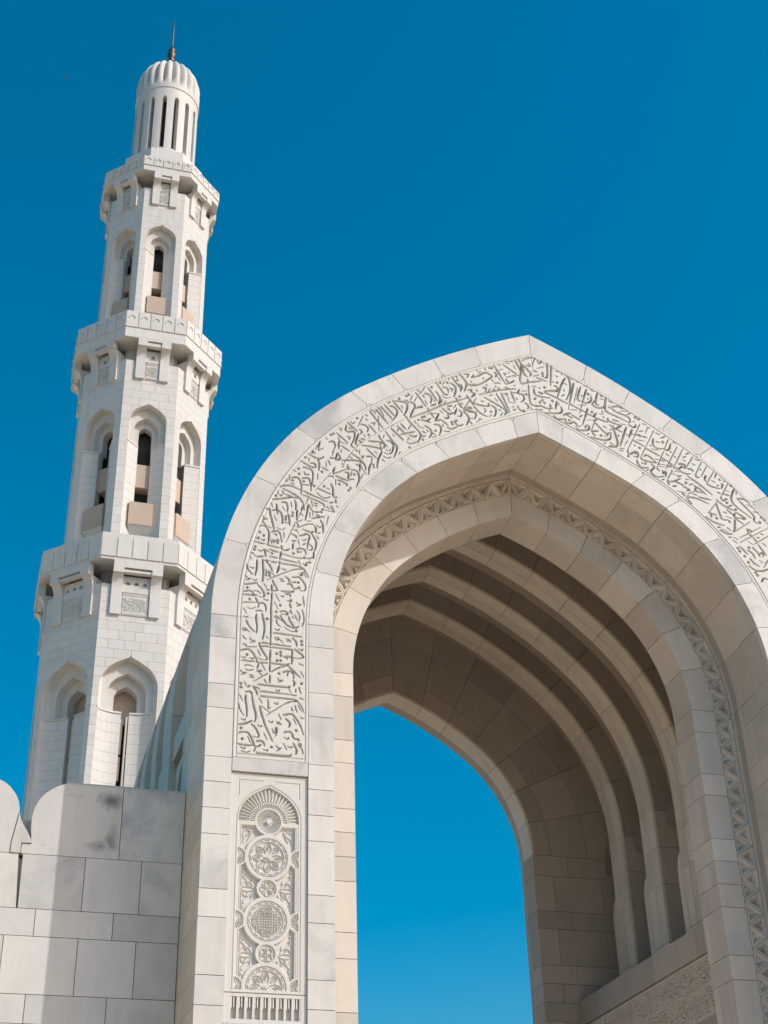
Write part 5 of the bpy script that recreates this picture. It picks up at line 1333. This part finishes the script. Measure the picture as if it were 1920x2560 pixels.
for k in range(8): place('slit_post', me, k, s1)
# --- tier 2
s2 = shaft(1.885, 22.0, 28.48, (0.535, 20.0, 26.33, 26.94), 2, ztop=29.15, deep=0.80)
nested_arches(s2, 1.885, [(0.535, 26.33, 26.94, 0.03, 0.14), (0.36, 26.20, 26.61, 0.24, 0.46), (0.195, 26.16, 26.38, 0.43, 0.66)], 25.62)
splay(s2, 0.535, 0.195, 1.885, 0.30, 22.0, 25.58)
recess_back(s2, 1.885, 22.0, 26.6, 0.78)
tanbox(s2, 0.193, 24.28, 25.06, 1.48, 1.12)
tanbox(s2, 0.335, 22.85, 23.58, 1.80, 1.46, (0.2, 22.45))
# --- tier 3
s3 = shaft(1.598, 29.9, 35.86, (0.46, 28.0, 33.82, 34.31), 3, 0.30, ztop=36.5, deep=0.72)
nested_arches(s3, 1.598, [(0.46, 33.82, 34.31, 0.03, 0.13), (0.30, 33.68, 34.02, 0.21, 0.40), (0.158, 33.62, 33.80, 0.37, 0.58)], 33.24)
splay(s3, 0.46, 0.158, 1.598, 0.27, 29.9, 33.20)
recess_back(s3, 1.598, 29.9, 34.1, 0.70)
tanbox(s3, 0.156, 31.97, 32.66, 1.22, 0.90)
tanbox(s3, 0.287, 30.73, 31.39, 1.51, 1.22, (0.17, 30.4))
# railing in the upper windows
for s, r, za, zb, hw in ((s2, 1.885, 25.06, 25.75, 0.19), (s3, 1.598, 32.66, 33.2, 0.15)):
    mb = MB()
    for i in range(6):
        x = -hw + 2 * hw * (i + 0.5) / 6
        mb.box(x - 0.008, x + 0.008, -(r - 0.66), -(r - 0.676), za, zb)
    mb.box(-hw, hw, -(r - 0.655), -(r - 0.68), zb, zb + 0.02)
    me = me_of(mb, 'railing', 'dark')
    for k in range(8): place('railing', me, k, s)

def balcony(name, rb, rs, z_bot, z_top, drop, z_drop, slot, z_slot, bracket, z_foot, plq, z_plq, niches, motif, npan=5):
    """parapet ring on corbels; drop/slot/bracket half widths on the face"""
    bal = octa(rb, z_bot, z_top, rin=rb - 0.16).build(name, 'tower', mina)
    o = octa(rb - 0.02, z_bot + 0.02, z_bot + 0.10).build('balcony_floor', 'tower', bal)
    ab_ = rb * T225
    # panels of the parapet
    w = 2 * ab_ / npan
    zl = z_bot + (z_top - z_bot) * (0.38 if motif else 0.10)
    for i in range(npan):
        x0, x1 = -ab_ + i * w + (0.014 if i else 0), -ab_ + (i + 1) * w - (0.014 if i < npan - 1 else 0)
        zt = z_top - (0.0 if motif else 0.13)
        poly = [(x0, zl), (x1, zl), (x1, zt), (x0, zt)]
        mb = MB().prism(poly, -(rb + 0.028), -(rb - 0.01))
        me = me_of(mb, 'parapet_panel', 'tower')
        for k in range(8): place('parapet_panel', me, k, bal)
        if motif:                                  # small blind arch cut as a sunk crescent
            cx = (x0 + x1) / 2; rr = w * 0.27; cz = (zl + zt) / 2 + 0.03
            n = 8
            oo = [(cx + rr * math.cos(t), cz + rr * math.sin(t) * 1.1) for t in np.linspace(0, math.pi, n)]
            ii = [(cx + (rr - 0.022) * math.cos(t), cz + (rr - 0.022) * math.sin(t) * 1.1) for t in np.linspace(0, math.pi, n)]
            me = me_of(MB().prism(oo + ii[::-1], -(rb + 0.05), -(rb + 0.02)), 'panel_arch', 'tower')
            for k in range(8): place('panel_arch', me, k, bal)
    # dropped fascia in the middle with a slot
    mb = MB()
    mb.box(-drop, -slot, -rb - 0.004, -(rb - 0.2), z_drop, z_bot + 0.05).box(slot, drop, -rb - 0.004, -(rb - 0.2), z_drop, z_bot + 0.05)
    mb.box(-slot, slot, -rb - 0.003, -(rb - 0.19), z_slot + 0.05, z_bot + 0.04)
    mb.box(-slot, slot, -rb + 0.03, -(rb - 0.18), z_drop + 0.03, z_slot)
    me = me_of(mb, 'fascia', 'tower')
    for k in range(8): place('fascia', me, k, bal)
    # curved corbels
    zc = z_drop + 0.02
    prof = [(rs + 0.075, z_foot), (rs + 0.075, z_foot + (zc - z_foot) * 0.62)]
    for t in np.linspace(0, math.pi / 2, 7)[1:]:
        prof.append((rs + 0.075 + (rb - rs - 0.08) * (1 - math.cos(t)), z_foot + (zc - z_foot) * (0.62 + 0.38 * math.sin(t))))
    prof += [(rs - 0.3, zc), (rs - 0.3, z_foot)]
    for s in (-1, 1):
        x0, x1 = sorted((s * slot, s * bracket))
        n = len(prof)
        v = [(x0, -d, z) for d, z in prof] + [(x1, -d, z) for d, z in prof]
        me = me_of(MB().add(v, [tuple(range(n)), tuple(range(2 * n - 1, n - 1, -1))] + [(i, i + n, (i + 1) % n + n, (i + 1) % n) for i in range(n)]), 'corbel', 'tower')
        for k in range(8): place('corbel', me, k, bal)
    # sunk wall between the corbels with little arched niches cut in
    hw = slot * 0.15 if niches > 1 else slot * 0.24
    cs = [(q - (niches - 1) / 2) * slot * 0.62 for q in range(niches)]
    z0, z1 = z_plq + (0.22 if niches > 1 else 0.12), zc - 0.16
    def half(c, s): return [(c, z0), (c + s * hw, z0)] + [(c + s * hw * math.cos(t), z1 - hw + hw * math.sin(t)) for t in np.linspace(0, math.pi / 2, 5)]
    ed = [None] + cs + [None]
    mb = MB()
    for a, b in zip(ed[:-1], ed[1:]):
        xa, xb = (-slot if a is None else a), (slot if b is None else b)
        pl = [(xa, z_plq), (xb, z_plq)] + (half(b, -1) if b is not None else []) + [(xb, zc), (xa, zc)] + (half(a, 1)[::-1] if a is not None else [])
        mb.prism(pl, -(rs + 0.034), -(rs - 0.05))
    mb.box(-slot, slot, -(rs - 0.05), -(rs - 0.18), z_foot, zc)
    me = me_of(mb, 'niche_wall', 'tower')
    for k in range(8): place('niche_wall', me, k, bal)
    # plaque with raised script and toothed borders
    mb = MB().box(-plq, plq, -(rs + 0.018), -(rs - 0.01), z_foot, z_plq)
    me = me_of(mb, 'plaque', 'tower')
    for k in range(8): place('plaque', me, k, bal)
    pr = random.Random(int(z_top * 10))
    mb = MB()
    nb = 12
    for i in range(nb):
        x = -plq + 2 * plq * (i + 0.5) / nb
        for za in (z_foot + 0.02, z_plq - 0.08): mb.box(x - plq * 0.045, x + plq * 0.045, -(rs + 0.034), -(rs + 0.014), za, za + 0.06)
    H = z_plq - z_foot - 0.24
    src = [s for s in strokes if s[1][0][0] < 0 and 8.5 < s[1][0][1] < 9.45]
    kx = 2 * plq / 0.93; kz = H / 0.93
    for w, p in src:
        if len(p) < 2: continue
        pp = [((9.0 - z) / 0.9 * plq * -1.9 * -0.5, z_foot + 0.12 + (-u - 3.52) / 0.92 * H) for u, z in p]
        pp = [((z - 8.97) / 0.95 * 2 * plq * 0.96, b) for (u, z), (a, b) in zip(p, pp)]
        hw = max(0.010, w * 0.42) * (plq / 0.33) ** 0.4
        for (xa, za), (xb, zb) in zip(pp[:-1], pp[1:]):
            if max(abs(xa), abs(xb)) > plq * 0.98: continue
            L = math.hypot(xb - xa, zb - za)
            if L < 1e-4: continue
            nx, nz = -(zb - za) / L * hw, (xb - xa) / L * hw
            mb.prism([(xa + nx, za + nz), (xa - nx, za - nz), (xb - nx, zb - nz), (xb + nx, zb + nz)], -(rs + 0.036), -(rs + 0.014))
    me = me_of(mb, 'plaque_script', 'tower')
    for k in VIS: place('plaque_script', me, k, bal)['kind'] = 'stuff'
    return bal

balcony('balcony', 2.477, 2.194, 21.26, 22.08, 0.655, 20.90, 0.37, 21.0, 0.655, 19.75, 0.335, 20.43, 3, False)
balcony('balcony', 2.188, 1.885, 29.12, 30.085, 0.49, 28.86, 0.215, 29.0, 0.49, 27.81, 0.172, 28.45, 1, True)
balcony('balcony', 1.88, 1.598, 36.39, 36.975, 0.405, 36.11, 0.165, 36.22, 0.405, 35.15, 0.135, 35.80, 1, True)

# --- lantern drum, dome, finial
lan = octa(1.42, 36.4, 37.55).build('lantern', 'tower', mina)
octa(1.30, 37.552, 38.05).build('plinth', 'tower', lan)
me = me_of(MB().box(-0.24, 0.24, -1.432, -1.40, 36.95, 37.16), 'vent', 'dark')
for k in range(8): place('vent', me, k, lan)
RD, ND = 1.09, 16
MB().lathe([(0.0, 38.0), (0.74, 38.0), (0.74, 41.4), (0.0, 41.4)], AX, AY, 32).build('lantern_core', 'dark', lan)
def seg(r0, r1, a0, a1, z0, z1, n=3, rb0=None):
    v, f = [], []
    for i in range(n + 1):
        a = a0 + (a1 - a0) * i / n
        s, c = math.sin(a), math.cos(a)
        v += [(r0 * s, -r0 * c, z0), (r1 * s, -r1 * c, z0), (r1 * s, -r1 * c, z1), (r0 * s, -r0 * c, z1)]
    for i in range(n):
        for q in range(4): f.append((4 * i + q, 4 * i + 4 + q, 4 * i + 4 + (q + 1) % 4, 4 * i + (q + 1) % 4))
    f += [(0, 1, 2, 3), tuple(4 * n + q for q in (3, 2, 1, 0))]
    return MB().add(v, f)
st = 2 * math.pi / ND
me_p = me_of(seg(0.78, RD, -st * 0.30, st * 0.30, 38.35, 40.95), 'pier', 'tower')
hood = MB()
v, f = [], []
n = 6
for i in range(n + 1):                              # arched head over each slit
    t = i / n
    a = -st * 0.2005 + st * 0.401 * t
    zb = 40.80 + 0.15 * math.sin(math.pi * t) ** 0.6
    s, c = math.sin(a), math.cos(a)
    v += [(0.79 * s, -0.79 * c, zb), (RD * s, -RD * c, zb), (RD * s, -RD * c, 41.0), (0.79 * s, -0.79 * c, 41.0)]
for i in range(n):
    for q in range(4): f.append((4 * i + q, 4 * i + 4 + q, 4 * i + 4 + (q + 1) % 4, 4 * i + (q + 1) % 4))
me_h = me_of(MB().add(v, f), 'slit_head', 'tower')
v = []
for a, r, z in ((-st * 0.2, RD, 38.36), (st * 0.2, RD, 38.36), (st * 0.2, 0.80, 38.72), (-st * 0.2, 0.80, 38.72), (-st * 0.2, 0.80, 38.3), (st * 0.2, 0.80, 38.3), (-st * 0.2, RD, 38.3), (st * 0.2, RD, 38.3)):
    v.append((r * math.sin(a), -r * math.cos(a), z))
me_s = me_of(MB().add(v, [(0, 1, 2, 3), (0, 6, 7, 1), (3, 2, 5, 4), (6, 4, 5, 7), (0, 3, 4, 6), (1, 7, 5, 2)]), 'slit_sill', 'tower')
for k in range(ND):
    for nm, me, a in (('pier', me_p, k), ('slit_head', me_h, k + 0.5), ('slit_sill', me_s, k + 0.5)):
        o = bpy.data.objects.new(nm, me); COL.objects.link(o); o.parent = lan
        o.matrix_local = Matrix.Translation((AX, AY, 0)) @ Matrix.Rotation(a * st, 4, 'Z')
MB().lathe([(0.78, 38.0), (1.13, 38.0), (1.13, 38.25), (RD, 38.36), (0.78, 38.36)], AX, AY, 64).build('drum_base', 'tower', lan)
MB().lathe([(0.78, 40.93), (RD, 40.93), (RD, 41.36), (1.12, 41.38), (1.12, 41.47), (1.10, 41.49), (1.10, 41.56), (0.3, 41.56)], AX, AY, 64).build('drum_ring', 'tower', lan)
# fluted dome: deep rounded ribs
NR, per = 22, 10
prof = [(1.10, 41.56), (1.125, 41.9), (1.13, 42.2), (1.10, 42.45), (1.03, 42.7), (0.93, 42.91), (0.79, 43.1), (0.62, 43.25), (0.42, 43.37), (0.22, 43.44), (0.10, 43.47)]
n = NR * per
v, f = [], []
for j, (r, z) in enumerate(prof):
    for i in range(n):
        a = 2 * math.pi * i / n
        w = abs(math.sin(a * NR / 2)) ** 0.7
        rr = r * (0.86 + 0.14 * w) if j else r
        dzz = 0.05 * w * (j / len(prof)) ** 2
        v.append((AX + rr * math.sin(a), AY - rr * math.cos(a), z + dzz))
for j in range(len(prof) - 1):
    for i in range(n): f.append((j * n + i, j * n + (i + 1) % n, (j + 1) * n + (i + 1) % n, (j + 1) * n + i))
f.append(tuple((len(prof) - 1) * n + i for i in range(n)))
MB().add(v, f).build('dome', 'tower', lan)
fin = MB().lathe([(0.0, 43.3), (0.17, 43.3), (0.155, 43.8), (0.11, 43.86), (0.0, 43.86)], AX, AY, 16).build('finial', 'tower', mina)
MB().lathe([(0.0, 43.86), (0.10, 43.87), (0.14, 43.98), (0.085, 44.08), (0.10, 44.12), (0.155, 44.25), (0.15, 44.33), (0.08, 44.42), (0.12, 44.47), (0.13, 44.55), (0.10, 44.62), (0.05, 44.68), (0.035, 44.9), (0.028, 45.6), (0.012, 46.18), (0.0, 46.2)], AX, AY, 20).build('finial_spike', 'bronze', fin, smooth=True)

# ================================================================== BIRD
bird = empty('bird', (-0.42, 37.18, 61.37), 'tiny dark bird flying in the blue sky left of the minaret', 'bird')
bm_ = MB().lathe([(0.0, -0.17), (0.018, -0.12), (0.04, -0.04), (0.045, 0.03), (0.03, 0.10), (0.034, 0.13), (0.02, 0.165), (0.0, 0.185)], 0, 0, 10)
rot = Matrix.Scale(0.6, 4) @ Matrix.Rotation(R(-40), 4, 'Y') @ Matrix.Rotation(R(25), 4, 'X')
o = bm_.build('body', 'dark', smooth=True); o.parent = bird; o.matrix_local = rot
for s in (-1, 1):
    v = [(s * 0.03, 0, 0.07), (s * 0.03, 0, -0.03), (s * 0.13, -0.05, -0.02), (s * 0.25, -0.02, -0.09), (s * 0.14, -0.055, 0.06), (s * 0.03, 0.012, 0.07), (s * 0.03, 0.012, -0.03)]
    w = MB().add(v, [(0, 1, 2, 4), (4, 2, 3), (5, 4, 2, 6), (0, 4, 5), (1, 6, 2), (0, 5, 6, 1)]).build('wing', 'dark'); w.parent = bird; w.matrix_local = rot
